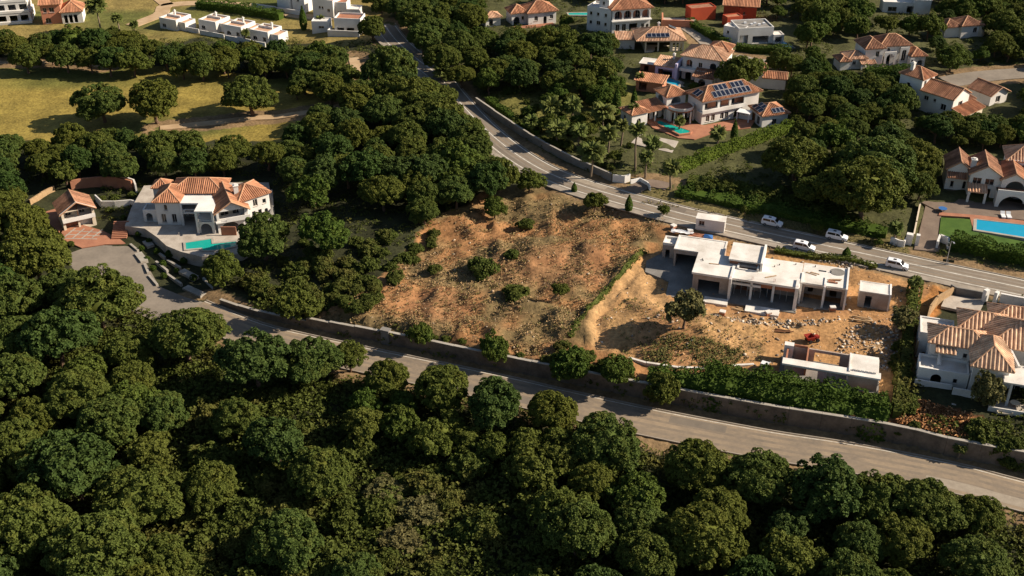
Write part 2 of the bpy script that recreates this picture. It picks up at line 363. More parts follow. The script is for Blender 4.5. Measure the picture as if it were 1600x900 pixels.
# worn patches
for d0, d1 in ((1.15, 1.75), (2.55, 3.1), (4.0, 4.6), (5.4, 6.0)): ribbon('wheel_track', LOW_FAR, d0, d1, MAT['wear'], 0.0615, low, 0.0005)
for d0, d1 in ((-2.35, -1.8), (-1.15, -0.6), (0.6, 1.15), (1.8, 2.35)): ribbon('wheel_track', UP, d0, d1, MAT['wear'], 0.0615, up, 0.0005)
def road_patch(line, i0, i1, d0, d1, mat, parent): ribbon('repair_patch', line[i0:i1], d0, d1, MAT[mat], 0.0645 if mat == 'dust' else 0.0625, parent, 0.0005)
for i0, n_, d0, d1, mt in ((58, 9, 4.3, 6.2, 'dust'), (40, 5, 0.8, 2.6, 'patch'), (24, 9, 4.4, 6.0, 'patch')):
    if i0 + n_ < len(LOW_FAR): road_patch(LOW_FAR, i0, i0 + n_, d0, d1, mt, low)
for i0, n_, d0, d1, mt in ((44, 5, 0.4, 2.4, 'patch'), (60, 9, -2.5, -1.6, 'patch'), (52, 6, 1.0, 2.6, 'dust')):
    if i0 + n_ < len(UP): road_patch(UP, i0, i0 + n_, d0, d1, mt, up)
# golf paths and other lanes
def lane(name, px, wd, mat, label, dz=0.05):
    l = road_line(px); o = ribbon(name, l, -wd / 2, wd / 2, mat, dz); tag(o, label, kind='structure'); ROADS.append((l, wd / 2 + 0.4)); return o
MAT['sandpath'] = surf('sandy_path', (0.50, 0.36, 0.22), var=0.15, scale=0.4, tint2=(0.36, 0.24, 0.13))
lane('golf_path', [(250, 200), (330, 192), (400, 184), (470, 177), (530, 166), (562, 148), (577, 128), (560, 112), (552, 90)], 2.8, MAT['sandpath'], 'pale cart path across the golf course')
lane('golf_path', [(-30, 98), (40, 97), (110, 98), (165, 104)], 2.2, MAT['sandpath'], 'pale path under the row of pines beside the fairway')
lane('sand_track', [(205, 40), (250, 22), (262, 8), (330, 5), (420, 12), (450, 22), (560, 30)], 4.5, MAT['sandpath'], 'wide sandy track looping past the white cubic houses')
lane('sand_track', [(262, 8), (240, -8), (200, -25)], 4.0, MAT['sandpath'], 'sandy track running off beyond the golf course')
lane('lane', [(640, 108), (668, 122), (690, 142)], 3.5, MAT['kerb'], 'short pale lane joining the upper road at its bend')
lane('lane', [(1480, 128), (1520, 121), (1570, 116), (1640, 112)], 7.0, MAT['asphalt_b'], 'short stretch of road beyond the villa with the stepped roofs')
lane('lane', [(1062, 36), (1090, 55), (1112, 75)], 4.0, MAT['kerb'], 'straight pale drive beside the red house hedge')
lane('lane', [(1150, 88), (1185, 96), (1230, 98)], 4.0, MAT['kerb'], 'pale drive behind the lilac villa')
lane('lane', [(985, 300), (1000, 291), (1018, 286), (1045, 292)], 3.6, MAT['drive'], 'gate apron opening onto the upper road below the palms')
drv = sheet('driveway', [(1434, 372), (1447, 318), (1476, 318), (1470, 340), (1465, 372), (1470, 394), (1428, 390)], MAT['drive'], 0.07); tag(drv, 'brown driveway rising to the villa with the long blue pool', kind='structure')
SITE_PAD = [(1005, 403), (1040, 385), (1085, 392), (1085, 440), (1100, 470), (1240, 490), (1235, 497), (1085, 476), (1020, 456)]
sp_ = sheet('concrete_apron', [(1010, 408), (1050, 388), (1090, 400), (1080, 470), (1040, 462), (1045, 440), (1008, 425)], MAT['concrete'], 0.08); tag(sp_, 'blue grey concrete apron beside the unfinished house', kind='structure')
fc = sheet('forecourt', [(92, 372), (100, 357), (130, 352), (158, 360), (185, 372), (198, 382), (163, 382.5), (128, 388)], MAT['terra'], 0.09); tag(fc, 'terracotta forecourt between the small house and the turning head', kind='structure')
sheet('side_paving', [(58, 335), (88, 326), (108, 352), (92, 362)], MAT['terra'], 0.085, fc)
strips = MB()
for k in range(4):
    a = G(96 + 16 * k, 375 - 1.0 * k); b = G(118 + 14 * k, 357 + 0.8 * k); t = (b - a).normalized(); nn = Vector((-t.y, t.x, 0)) * 0.16
    strips.add([(v.x, v.y, gz(v, 0.10)) for v in (a - nn, a + nn, b + nn, b - nn)], [(3, 2, 1, 0)])
for k in range(3):
    a = G(98 + 6 * k, 373 - 6 * k); b = G(152 + 4 * k, 374 - 5 * k); t = (b - a).normalized(); nn = Vector((-t.y, t.x, 0)) * 0.13
    strips.add([(v.x, v.y, gz(v, 0.104)) for v in (a - nn, a + nn, b + nn, b - nn)], [(3, 2, 1, 0)])
strips.build('pale_strip', MAT['coping'], fc)

SHEETS += [[(1036, 366), (1062, 356), (1142, 374), (1330, 414), (1336, 484), (1240, 488), (1072, 474), (1086, 425), (1036, 402)], [(1212, 548), (1260, 545), (1388, 566), (1380, 624), (1300, 606), (1212, 592)], [(1334, 450), (1392, 452), (1386, 492), (1334, 478)], [(1003, 184), (1022, 182), (1100, 194), (1182, 186), (1174, 202), (1120, 208), (1085, 220), (1060, 218), (1018, 202)], [(1505, 335), (1680, 350), (1690, 400), (1510, 372)], [(1018, 186), (1032, 184), (1090, 205), (1080, 218), (1045, 212), (1018, 197)], [(1027, 121), (1062, 130), (1058, 141), (1027, 134)], [(884, 18), (924, 18), (924, 28), (884, 28)], [(1212, 60), (1226, 62), (1244, 76), (1228, 81)], [(1465, 338), (1520, 340), (1600, 376), (1600, 395), (1464, 370)]]
# the land itself: one sheet, fine where the photograph looks, coarse out to the horizon
def axis(a, b, step, lo, hi):
    c = list(np.arange(a, b + 0.01, step)); s = step
    while c[-1] < hi: s *= 1.35; c.append(c[-1] + s)
    s = step
    while c[0] > lo: s *= 1.35; c.insert(0, c[0] - s)
    return np.array(c)
ax = axis(-185, 185, 0.75, -3000, 3000); ay = axis(98, 378, 0.75, -1500, 5000)
XX, YY = np.meshgrid(ax, ay); HH = hs(XX, YY)
dd = (YY * cp - (HH - CAMZ) * sp); safe = dd > 5
PX = np.where(safe, 800 + FPX * XX / np.where(safe, dd, 1), -9999); PY = np.where(safe, 450 - FPX * (YY * sp + (HH - CAMZ) * cp) / np.where(safe, dd, 1), 9999)
noi = (vnoise(XX, YY, 11, 1) - 0.5) * 0.9 + (vnoise(XX, YY, 4, 2) - 0.5) * 0.55 + (vnoise(XX, YY, 1.7, 3) - 0.5) * 0.45
def dist_to(lines):
    D = np.full(XX.shape, 1e9)
    for line, hw in lines:
        for p in line[::1]:
            D = np.minimum(D, np.hypot(XX - p.x, YY - p.y) - hw)
    return D
DR = dist_to(ROADS)
flat = smooth(0.3, 4.0, DR)
insheet = np.zeros(XX.shape, bool)
for q in SHEETS: insheet |= inside(PX, PY, q)
PLOT = [(470, 503), (560, 462), (620, 398), (690, 338), (760, 298), (850, 283), (930, 303), (1040, 338), (1085, 352), (1200, 383), (1300, 404), (1440, 432), (1480, 455), (1440, 520), (1420, 640), (1480, 690), (1390, 672), (1200, 636), (1060, 610), (800, 560), (620, 520)]
SITE = [(985, 420), (1085, 352), (1200, 378), (1440, 432), (1470, 470), (1420, 560), (1400, 650), (1200, 580), (1080, 580), (960, 560), (925, 530), (930, 500), (965, 460)]
GOLF = [(-400, 97), (110, 93), (340, 112), (470, 128), (570, 145), (560, 178), (430, 225), (-400, 225)]
FAIR = [(-500, -60), (640, -60), (600, 45), (570, 68), (440, 62), (250, 62), (120, 68), (-500, 60)]
GARD = [(640, 150), (600, 40), (600, -60), (2400, -80), (2400, 420), (1600, 440), (1400, 396), (1200, 352), (1050, 318), (960, 290), (850, 247), (790, 205), (745, 160)]
LAWN = [(760, 150), (850, 120), (1000, 130), (985, 180), (900, 215), (830, 215)]
tint = np.zeros(XX.shape + (3,)); tint[:] = (0.040, 0.042, 0.018)
def paint(poly, col, soft=None):
    k = inside(PX + (vnoise(XX, YY, 5, 9) - 0.5) * 22, PY + (vnoise(XX, YY, 5, 10) - 0.5) * 14, poly); tint[k] = col; return k
paint(GARD, (0.085, 0.085, 0.032)); paint(LAWN, (0.17, 0.155, 0.042))
g = paint(GOLF, (0.275, 0.205, 0.048)); f = paint(FAIR, (0.26, 0.195, 0.062))
gg = vnoise(XX * 0.35, YY, 14, 21)[..., None]
grn = np.array((0.115, 0.125, 0.030)); mixk = smooth(0.50, 0.82, gg)
for k in (g, f): tint[k] = (tint * (1 - mixk) + grn * mixk)[k]
p = paint(PLOT, (0.335, 0.168, 0.070)); s = paint(SITE, (0.435, 0.240, 0.100))
BAREV = [(940, 668), (1010, 672), (1090, 688), (1085, 702), (1030, 712), (985, 700)]
paint(BAREV, (0.40, 0.27, 0.15))
MOUND = [(940, 500), (985, 470), (1060, 470), (1180, 500), (1200, 560), (1080, 575), (970, 560)]
paint(MOUND, (0.40, 0.235, 0.10))
# brush-brown and olive patches over the open plot
q = vnoise(XX, YY, 9, 31)[..., None] * 0.6 + vnoise(XX, YY, 3, 32)[..., None] * 0.4
olv = np.array((0.175, 0.135, 0.062)); k2 = smooth(0.36, 0.62, q)
pk = p & ~s; tint[pk] = (tint * (1 - 0.85 * k2) + olv * 0.85 * k2)[pk]
red = np.array((0.35, 0.165, 0.078)); k3 = smooth(0.55, 0.75, vnoise(XX, YY, 13, 41)[..., None]); tint[p] = (tint * (1 - 0.5 * k3) + red * 0.5 * k3)[p]
paint([(1405, 610), (1440, 625), (1530, 655), (1520, 690), (1400, 668)], (0.20, 0.075, 0.03))
paint([(1430, 470), (1470, 445), (1500, 450), (1465, 475), (1450, 520), (1435, 560), (1428, 540)], (0.42, 0.19, 0.06))
# verges
vg = (DR > -0.6) & (DR < 2.6) & ~f; tint[vg] = (0.25, 0.165, 0.085)
_upx = np.array([p_.x for p_ in UP][::-1]); _upy = np.array([p_.y for p_ in UP][::-1])
vg2 = (PX > 980) & (PX < 1420) & (YY > np.interp(XX, _upx, _upy)) & (YY < np.interp(XX, _upx, _upy) + 11); tint[vg2] = (0.16, 0.13, 0.05)
rg = 1 - np.abs(vnoise(XX, YY, 5.5, 61) - 0.5) * 2; rg2 = 1 - np.abs(vnoise(XX, YY, 2.4, 62) - 0.5) * 2
noi = noi + np.where(p & ~s, (rg ** 2 - 0.4) * 0.85 + (rg2 ** 2 - 0.4) * 0.5 + (vnoise(XX, YY, 17, 63) - 0.5) * 1.8 + (nrs.rand(*XX.shape) - 0.5) * 0.14, 0)
amp = np.where(p, 1.25, 0.75) * np.where(s & ~inside(PX, PY, MOUND), 0.5, 1.0) * np.where(g | f, 0.35, 1.0)
ZZ = HH + noi * amp * flat
mound = np.exp(-(((PX - 1075) / 95) ** 2 + ((PY - 520) / 34) ** 2)) * 1.9 + np.exp(-(((PX - 940) / 40) ** 2 + ((PY - 352) / 12) ** 2)) * 1.3
ZZ += mound * flat
# rutted tracks scraped across the site
TRACKS = [[(985, 425), (960, 455), (935, 490), (930, 515), (945, 540)], [(1000, 425), (985, 450), (1000, 470), (1040, 485)], [(1085, 510), (1130, 525), (1180, 548)], [(1020, 430), (1010, 452), (1030, 470)], [(1110, 495), (1180, 505), (1240, 512)]]
for t in TRACKS:
    l = road_line(t, 1.0)
    D = np.full(XX.shape, 1e9)
    for p_ in l: D = np.minimum(D, np.hypot(XX - p_.x, YY - p_.y))
    kk = (1 - smooth(0.8, 2.6, D))[..., None]; tint = tint * (1 - 0.75 * kk) + np.array((0.50, 0.30, 0.135)) * 0.75 * kk
    ZZ += -0.18 * (1 - smooth(0.6, 2.0, D)) + 0.3 * np.exp(-((D - 2.0) / 0.5) ** 2)
ZZ = np.where((DR < 0.1) | insheet, HH - 0.14, ZZ)
wd_ = (YY - np.interp(XX, WX, WY)) * 0.93
nearwall = (np.abs(wd_ - 0.5) < 1.6) & (XX > WSX0); ZZ = np.where(nearwall, HH - 0.05, ZZ)
NX, NY = len(ax), len(ay)
idx = np.arange(NX * NY).reshape(NY, NX)
FF = np.stack([idx[:-1, :-1], idx[:-1, 1:], idx[1:, 1:], idx[1:, :-1]], -1).reshape(-1, 4)
land = link('ground', np_mesh('ground', np.stack([XX, YY, ZZ], -1).reshape(-1, 3), FF, MAT['ground'], tint.reshape(-1, 3)))
land.data.polygons.foreach_set('use_smooth', np.ones(len(FF), bool))
tag(land, 'open land with bare earth plot, dry grass and wood floor', kind='structure')
_axl, _ayl = [float(v) for v in ax], [float(v) for v in ay]
def zland(x, y):
    i = min(NX - 2, max(0, bisect_right(_axl, x) - 1)); j = min(NY - 2, max(0, bisect_right(_ayl, y) - 1))
    u = (x - _axl[i]) / (_axl[i + 1] - _axl[i]); v = (y - _ayl[j]) / (_ayl[j + 1] - _ayl[j])
    return float((ZZ[j, i] * (1 - u) + ZZ[j, i + 1] * u) * (1 - v) + (ZZ[j + 1, i] * (1 - u) + ZZ[j + 1, i + 1] * u) * v)
def zland_v(x, y):
    i = np.clip(np.searchsorted(ax, x) - 1, 0, NX - 2); j = np.clip(np.searchsorted(ay, y) - 1, 0, NY - 2)
    u = (x - ax[i]) / (ax[i + 1] - ax[i]); v = (y - ay[j]) / (ay[j + 1] - ay[j])
    return (ZZ[j, i] * (1 - u) + ZZ[j, i + 1] * u) * (1 - v) + (ZZ[j + 1, i] * (1 - u) + ZZ[j + 1, i + 1] * u) * v
def free_of_road(x, y, r=0.0):
    i = int(np.clip(np.searchsorted(ax, x) - 1, 0, NX - 2)); j = int(np.clip(np.searchsorted(ay, y) - 1, 0, NY - 2))
    return DR[j, i] > r and not insheet[j, i]

# ---------------------------------------------------------------- retaining wall along the lower road
wl = road_line([q for q in WALL_PX if 345 <= q[0] <= 1600] + [(1760, 763)], 0.5)
wline = [wl[0]]
for p_ in wl:
    if (p_ - wline[-1]).length >= 4.4: wline.append(p_)
wr = empty('retaining_wall', (wline[0].x, wline[0].y, 0))
tag(wr, 'long grey concrete retaining wall with pale coping beside the lower road', 'wall')
for i in range(len(wline) - 1):
    a, b = wline[i], wline[i + 1]; t = (b - a).normalized(); n = Vector((-t.y, t.x)); t3 = t * 0.015
    hgt = float(np.interp(a.x, WHX, WHV)) + 0.28
    m = MB(); j = rnd.uniform(-0.02, 0.02)
    poly = [a + t3 - n * (0.12 + j), b - t3 - n * (0.12 + j), b - t3 + n * 0.28, a + t3 + n * 0.28]
    m.prism([(q.x - wline[0].x, q.y - wline[0].y) for q in poly], -1.0, hgt); m.build('panel', MAT['wallstone'], wr)
    m = MB(); poly = [a + t3 - n * 0.2, b - t3 - n * 0.2, b - t3 + n * 0.36, a + t3 + n * 0.36]
    m.prism([(q.x - wline[0].x, q.y - wline[0].y) for q in poly], hgt + 0.002, hgt + 0.13 + j); m.build('coping', MAT['coping'], wr)
pq = G(604, 536); m = MB()
m.box(-0.75, 0.75, -0.5, 0.4, -0.3, 2.75); m.box(-0.85, 0.85, -0.6, 0.5, 2.752, 2.92)
pl = m.build('pilaster', MAT['concrete'], wr); pl.location = (pq.x - wline[0].x, pq.y - wline[0].y, 0); pl.rotation_euler.z = R(-22)
# ---------------------------------------------------------------- house builder
def Z0(px, py, z): x, y = at_z(px, py, z); return Vector((x, y, z))
def panel(u0, u1, v0, v1, t, ops, fmap):
    """a wall with real openings: ops (a, b, c, d, arched) in wall coordinates; fmap(u, v, depth) -> point"""
    us = sorted({u0, u1, *[o[0] for o in ops], *[o[1] for o in ops]}); vs_ = sorted({v0, v1, *[o[2] for o in ops], *[o[3] for o in ops]})
    us = [u for u in us if u0 <= u <= u1]; vs_ = [v for v in vs_ if v0 <= v <= v1]
    def solid(i, j):
        if i < 0 or j < 0 or i >= len(us) - 1 or j >= len(vs_) - 1: return False
        cu, cv = (us[i] + us[i + 1]) / 2, (vs_[j] + vs_[j + 1]) / 2
        return not any(o[0] < cu < o[1] and o[2] < cv < o[3] for o in ops)
    m = MB()
    for i in range(len(us) - 1):
        for j in range(len(vs_) - 1):
            if not solid(i, j): continue
            a, b, c, d = us[i], us[i + 1], vs_[j], vs_[j + 1]
            q = [fmap(*k) for k in ((a, c, 0), (b, c, 0), (b, d, 0), (a, d, 0), (a, c, t), (b, c, t), (b, d, t), (a, d, t))]
            fs = [(0, 1, 2, 3), (7, 6, 5, 4)]
            if not solid(i - 1, j): fs.append((4, 0, 3, 7))
            if not solid(i + 1, j): fs.append((1, 5, 6, 2))
            if not solid(i, j - 1): fs.append((4, 5, 1, 0))
            if not solid(i, j + 1): fs.append((3, 2, 6, 7))
            m.add(q, fs)
    for o in ops:
        if not o[4]: continue
        a, b, c, d = o[:4]; r = min((b - a) / 2, d - c); mid = (a + b) / 2; n = 6
        for sgn in (-1, 1):
            e = a if sgn < 0 else b
            arc = [(mid + sgn * (b - a) / 2 * math.cos(k * math.pi / 2 / n), d - r + r * math.sin(k * math.pi / 2 / n)) for k in range(n + 1)]
            poly = arc + [(e, d)]
            pf = [fmap(u, v, 0.01) for u, v in poly]; pb = [fmap(u, v, t - 0.01) for u, v in poly]; k = len(poly)
            fs = [tuple(range(k)) if sgn > 0 else tuple(range(k - 1, -1, -1)), tuple(range(2 * k - 1, k - 1, -1)) if sgn > 0 else tuple(range(k, 2 * k))]
            fs += [(i, k + i, k + i + 1, i + 1) for i in range(k - 1)]
            m.add(pf + pb, fs)
    return m
class House:
    def __init__(s, name, label, cat, px, py, ang, z=None, group=None):
        p = G(px, py) if z is None else Z0(px, py, z)
        s.root = tag(empty(name, p, R(ang)), label, cat, group); s.M = Matrix.Identity(4); s.p = 0.42
    def at(s, x=0, y=0, ang=0, z=0): s.M = Matrix.Translation((x, y, z)) @ Matrix.Rotation(R(ang), 4, 'Z'); return s
    def part(s, m, name, mat, parent=None, **k): return m.build(name, MAT[mat] if isinstance(mat, str) else mat, parent or s.root, s.M, **k)
    def box(s, name, mat, *b, parent=None): return s.part(MB().box(*b), name, mat, parent)
    def wall(s, face, x0, x1, y0, y1, z0, z1, mat, ops, t=0.28, name='wall'):
        if face == 'F': u0, u1 = 0, x1 - x0; fm = lambda u, v, w: (x0 + u, y0 + w, v)
        elif face == 'B': u0, u1 = 0, x1 - x0; fm = lambda u, v, w: (x1 - u, y1 - w, v)
        elif face == 'R': u0, u1 = t, y1 - y0 - t; fm = lambda u, v, w: (x1 - w, y0 + u, v)
        else: u0, u1 = t, y1 - y0 - t; fm = lambda u, v, w: (x0 + w, y1 - u, v)
        O = [(u, u + w_, z0 + v, z0 + v + h, k.startswith('a')) for u, w_, v, h, k in ops]
        o = s.part(panel(u0, u1, z0, z1, t, O, fm), name, mat)
        for (a, b, c, d, ar), op in zip(O, ops):
            k = op[4]
            if k in ('o', 'a'): continue
            fr = MB(); f = 0.09; dp0, dp1 = t * 0.5, t * 0.5 + 0.07
            def bx(m, ua, ub, va, vb, wa, wb):
                q = [fm(ua, va, wa), fm(ub, vb, wb)]
                lo = [min(q[0][i], q[1][i]) for i in range(3)]; hi = [max(q[0][i], q[1][i]) for i in range(3)]
                m.box(lo[0], hi[0], lo[1], hi[1], lo[2], hi[2])
            bx(fr, a, a + f, c, d, dp0, dp1); bx(fr, b - f, b, c, d, dp0, dp1); bx(fr, a + f, b - f, c, c + f, dp0, dp1); bx(fr, a + f, b - f, d - f, d, dp0, dp1)
            if k in ('w', 'aw') and b - a > 0.9: bx(fr, (a + b) / 2 - 0.04, (a + b) / 2 + 0.04, c + f, d - f, dp0, dp1)
            if k in ('w', 'aw') and c > z0 + 0.3: bx(fr, a - 0.08, b + 0.08, c - 0.1, c - 0.002, -0.1, t * 0.5)
            wo = s.part(fr, 'door' if k == 'd' else 'window', 'wood' if k == 'd' else 'frame')
            pn = MB(); bx(pn, a + f, b - f, c + f, d - f, dp0 + 0.025, dp0 + 0.045)
            s.part(pn, 'door_leaf' if k == 'd' else 'pane', 'wood' if k == 'd' else 'glass', wo)
        return o
    def room(s, x0, x1, y0, y1, z0, z1, mat='white', F=(), R=(), L=(), B=(), t=0.28, floor=True, lid=True, skip=''):
        zb = z0 - (1.2 if z0 < 0.1 else 0)
        for fc_, ops in (('F', F), ('R', R), ('L', L), ('B', B)):
            if fc_ in skip: continue
            s.wall(fc_, x0, x1, y0, y1, z0, z1, mat, ops, t)
        if zb < z0: s.box('plinth', mat, x0 + 0.02, x1 - 0.02, y0 + 0.02, y1 - 0.02, zb, z0 + 0.03)
        if lid: s.box('ceiling', mat, x0 + t, x1 - t, y0 + t, y1 - t, z1 - 0.2, z1 - 0.02)
        return s
    # ---- roofs
    def _roof(s, planes, edges, mat, caps, name='roof', pitch=None):
        p = pitch or s.p; slab = MB(); rows = MB()
        for poly in planes:
            P = [Vector(q) for q in poly]; n = (P[1] - P[0]).cross(P[2] - P[0]).normalized()
            if n.z < 0: P.reverse(); n = -n
            th = Vector((0, 0, -0.16)); k = len(P)
            slab.add(P + [q + th for q in P], [tuple(range(k)), tuple(range(2 * k - 1, k - 1, -1))] + [(i, k + i, k + (i + 1) % k, (i + 1) % k) for i in range(k)])
            g = Vector((0, 0, -1)); sd = (g - n * g.dot(n)); 
            if sd.length < 1e-4: continue
            sd.normalize(); e = n.cross(sd).normalized(); o0 = P[0]
            E = [(q - o0).dot(e) for q in P]; S = [(q - o0).dot(sd) for q in P]
            u = math.floor(min(E) / p) * p + p / 2
            while u < max(E):
                hits = []
                for i in range(k):
                    a, b = E[i], E[(i + 1) % k]
                    if (a <= u < b) or (b <= u < a): hits.append(S[i] + (S[(i + 1) % k] - S[i]) * (u - a) / (b - a))
                if len(hits) >= 2:
                    a, b = min(hits) + 0.02, max(hits) + rnd.uniform(-0.02, 0.06)
                    if b - a > 0.15:
                        hw, hh = p * 0.34, p * 0.30
                        pr = [(-hw, 0.005), (-hw * 0.55, hh * 0.8), (hw * 0.1, hh), (hw * 0.7, hh * 0.7), (hw, 0.005)]
                        vs_ = [o0 + e * (u + q[0]) + sd * t_ + n * q[1] for t_ in (a, b) for q in pr]
                        rows.add(vs_, [(i, i + 5, i + 6, i + 1) for i in range(4)] + [(9, 8, 7, 6, 5)])
                u += p * rnd.uniform(0.96, 1.04)
        r = s.part(slab, name, mat); s.part(rows, 'tile_rows', mat, r)
        cm = MB()
        for a, b in edges: cm.tube(Vector(a) + Vector((0, 0, 0.05)), Vector(b) + Vector((0, 0, 0.05)), 0.14, n=6)
        if edges: s.part(cm, 'ridge_cap', caps, r)
        return r
    def hip(s, x0, x1, y0, y1, z, rise, o=0.45, mat='tile', caps='ridge', **k):
        x0 -= o; x1 += o; y0 -= o; y1 += o; W, D = x1 - x0, y1 - y0; z -= 0.02; zr = z + rise
        A, B, C, E = (x0, y0, z), (x1, y0, z), (x1, y1, z), (x0, y1, z)
        if W >= D: P, Q = (x0 + D / 2, (y0 + y1) / 2, zr), (x1 - D / 2 + 1e-3, (y0 + y1) / 2, zr); pl = [(A, B, Q, P), (C, E, P, Q), (B, C, Q), (E, A, P)]; ed = [(A, P), (E, P), (B, Q), (C, Q), (P, Q)]
        else: P, Q = ((x0 + x1) / 2, y0 + W / 2, zr), ((x0 + x1) / 2, y1 - W / 2 + 1e-3, zr); pl = [(B, C, Q, P), (E, A, P, Q), (A, B, P), (C, E, Q)]; ed = [(A, P), (B, P), (C, Q), (E, Q), (P, Q)]
        return s._roof(pl, ed, mat, caps, **k)
    def gable(s, x0, x1, y0, y1, z, rise, axis='y', o=0.45, mat='tile', caps='ridge', wall=None, fend=0.3, **k):
        z -= 0.02
        if axis == 'y':
            c = (x0 + x1) / 2; sl = rise / (x1 - c); P, Q = (c, y0 - fend, z + rise), (c, y1 + fend, z + rise); zl = z - sl * o
            pl = [((x0 - o, y1 + fend, zl), (x0 - o, y0 - fend, zl), P, Q), ((x1 + o, y0 - fend, zl), (x1 + o, y1 + fend, zl), Q, P)]
            ed = [(P, Q), (P, (x0 - o, y0 - fend, zl)), (P, (x1 + o, y0 - fend, zl))]; tri = [(x0, z), (x1, z), (c, z + rise - 0.16)]
            if wall:
                for yy in (y0 + 0.002, y1 - 0.282): s.part(MB().add([(a, yy, b) for a, b in tri] + [(a, yy + 0.28, b) for a, b in tri], [(0, 1, 2), (5, 4, 3), (0, 3, 4, 1), (1, 4, 5, 2), (2, 5, 3, 0)]), 'gable_wall', wall)
        else:
            c = (y0 + y1) / 2; sl = rise / (y1 - c); P, Q = (x0 - fend, c, z + rise), (x1 + fend, c, z + rise); zl = z - sl * o
            pl = [((x0 - fend, y0 - o, zl), (x1 + fend, y0 - o, zl), Q, P), ((x1 + fend, y1 + o, zl), (x0 - fend, y1 + o, zl), P, Q)]
            ed = [(P, Q), (Q, (x1 + fend, y0 - o, zl)), (P, (x0 - fend, y0 - o, zl)), (Q, (x1 + fend, y1 + o, zl))]; tri = [(y0, z), (y1, z), (c, z + rise - 0.16)]
            if wall:
                for xx in (x0 + 0.002, x1 - 0.282): s.part(MB().add([(xx, a, b) for a, b in tri] + [(xx + 0.28, a, b) for a, b in tri], [(2, 1, 0), (3, 4, 5), (1, 4, 3, 0), (2, 5, 4, 1), (0, 3, 5, 2)]), 'gable_wall', wall)
        return s._roof(pl, ed, mat, caps, **k)
    def shed(s, x0, x1, y0, y1, za, zb, mat='tile', caps='ridge', **k):
        """lean-to: za at the front edge y0, zb at the back y1"""
        return s._roof([((x0, y0, za), (x1, y0, za), (x1, y1, zb), (x0, y1, zb))], [((x0, y0, za), (x0, y1, zb)), ((x1, y0, za), (x1, y1, zb))], mat, caps, **k)
    def flat(s, x0, x1, y0, y1, z, mat='screed', par=0.35, pmat='white', t=0.22, o=0.0):
        x0 -= o; x1 += o; y0 -= o; y1 += o
        r = s.box('roof', mat, x0 + t, x1 - t, y0 + t, y1 - t, z + 0.004, z + 0.12)
        m = MB()
        m.box(x0 - 0.004, x1 + 0.004, y0 - 0.004, y0 + t, z + 0.002, z + par); m.box(x0 - 0.004, x1 + 0.004, y1 - t, y1 + 0.004, z + 0.002, z + par)
        m.box(x0 - 0.004, x0 + t, y0 + t, y1 - t, z + 0.002, z + par); m.box(x1 - t, x1 + 0.004, y0 + t, y1 - t, z + 0.002, z + par)
        s.part(m, 'parapet', pmat, r); return r
    def chimney(s, x, y, z0, z1, mat='white', r=0.4):
        c = s.box('chimney', mat, x - r, x + r, y - r, y + r, z0, z1)
        m = MB(); m.box(x - r - 0.12, x + r + 0.12, y - r - 0.12, y + r + 0.12, z1 + 0.002, z1 + 0.14); m.box(x - r * 0.6, x + r * 0.6, y - r * 0.6, y + r * 0.6, z1 + 0.142, z1 + 0.4)
        s.part(m, 'cap', mat, c)
    def posts(s, pts, z0, z1, mat='white', r=0.16):
        for x, y in pts: s.part(MB().box(x - r, x + r, y - r, y + r, z0, z1), 'post', mat)
    def solar(s, o, u, v, nu, nv, su, sv, gap=0.12):
        o, u, v = Vector(o), Vector(u).normalized(), Vector(v).normalized(); n = u.cross(v)
        for i in range(nu):
            for j in range(nv):
                a = o + u * (i * (su + gap)) + v * (j * (sv + gap)) + n * 0.2
                def slab(m, e, h0, h1):
                    c = [a + u * e + v * e, a + u * (su - e) + v * e, a + u * (su - e) + v * (sv - e), a + u * e + v * (sv - e)]
                    m.add([q + n * h0 for q in c] + [q + n * h1 for q in c], [(3, 2, 1, 0), (4, 5, 6, 7), (0, 1, 5, 4), (1, 2, 6, 5), (2, 3, 7, 6), (3, 0, 4, 7)]); return m
                p = s.part(slab(MB(), 0, 0, 0.05), 'solar_panel', 'alu'); s.part(slab(MB(), 0.06, 0.052, 0.06), 'cells', 'solar', p)
def ws(n, first, step, w_, v, h, k='w'): return [(first + i * step, w_, v, h, k) for i in range(n)]

# ---------------------------------------------------------------- the villas
# terraced villa with the teal pool, above the turning head
TZ = 2.4
h = House('villa', 'white villa with orange tiled roofs and white roof terrace above the stepped teal pool', 'house', 249, 351, 0, TZ)
h.room(-0.2, 4.6, 0, 7, 0, 5.2, F=[(0.9, 0.95, 0.5, 1.9, 'w'), (3.0, 0.95, 0.5, 1.9, 'w'), (1.7, 0.7, 3.2, 1.3, 'aw')], L=[(2, 0.9, 3.2, 1.2, 'w'), (2, 0.9, 0.6, 1.6, 'w')])
h.hip(-0.2, 4.6, 0, 7, 5.2, 1.7)
h.room(2.2, 12.6, 3.6, 9.6, 0, 5.5, F=[(5.4, 1.6, 3.0, 2.0, 'w'), (2.8, 1.8, 0.1, 2.2, 'w'), (5.6, 1.8, 0.1, 2.2, 'w'), (2.9, 1.6, 3.0, 2.0, 'w')]); h.hip(2.2, 12.6, 3.6, 9.6, 5.5, 1.8)
h.part(MB().prism([(4.75, 3.55), (4.75, -0.4), (8.7, -0.4), (8.7, -4.0), (12.3, -4.0), (12.3, 3.55)], 4.75, 5.05), 'terrace_roof', 'white')
h.part(MB().prism([(4.75, 3.5), (4.75, -0.1), (8.7, -0.1), (8.7, -3.2), (12.3, -3.2), (12.3, 3.5)], 2.45, 2.7), 'balcony_floor', 'white')
h.posts([(5.0, -0.2), (8.4, -0.2), (8.9, -3.7), (12.1, -3.7)], -0.2, 4.75, r=0.22)
h.wall('F', 8.9, 12.1, -3.6, -3.2, 0, 2.45, 'white', [(0.5, 2.2, 0, 2.1, 'a')])
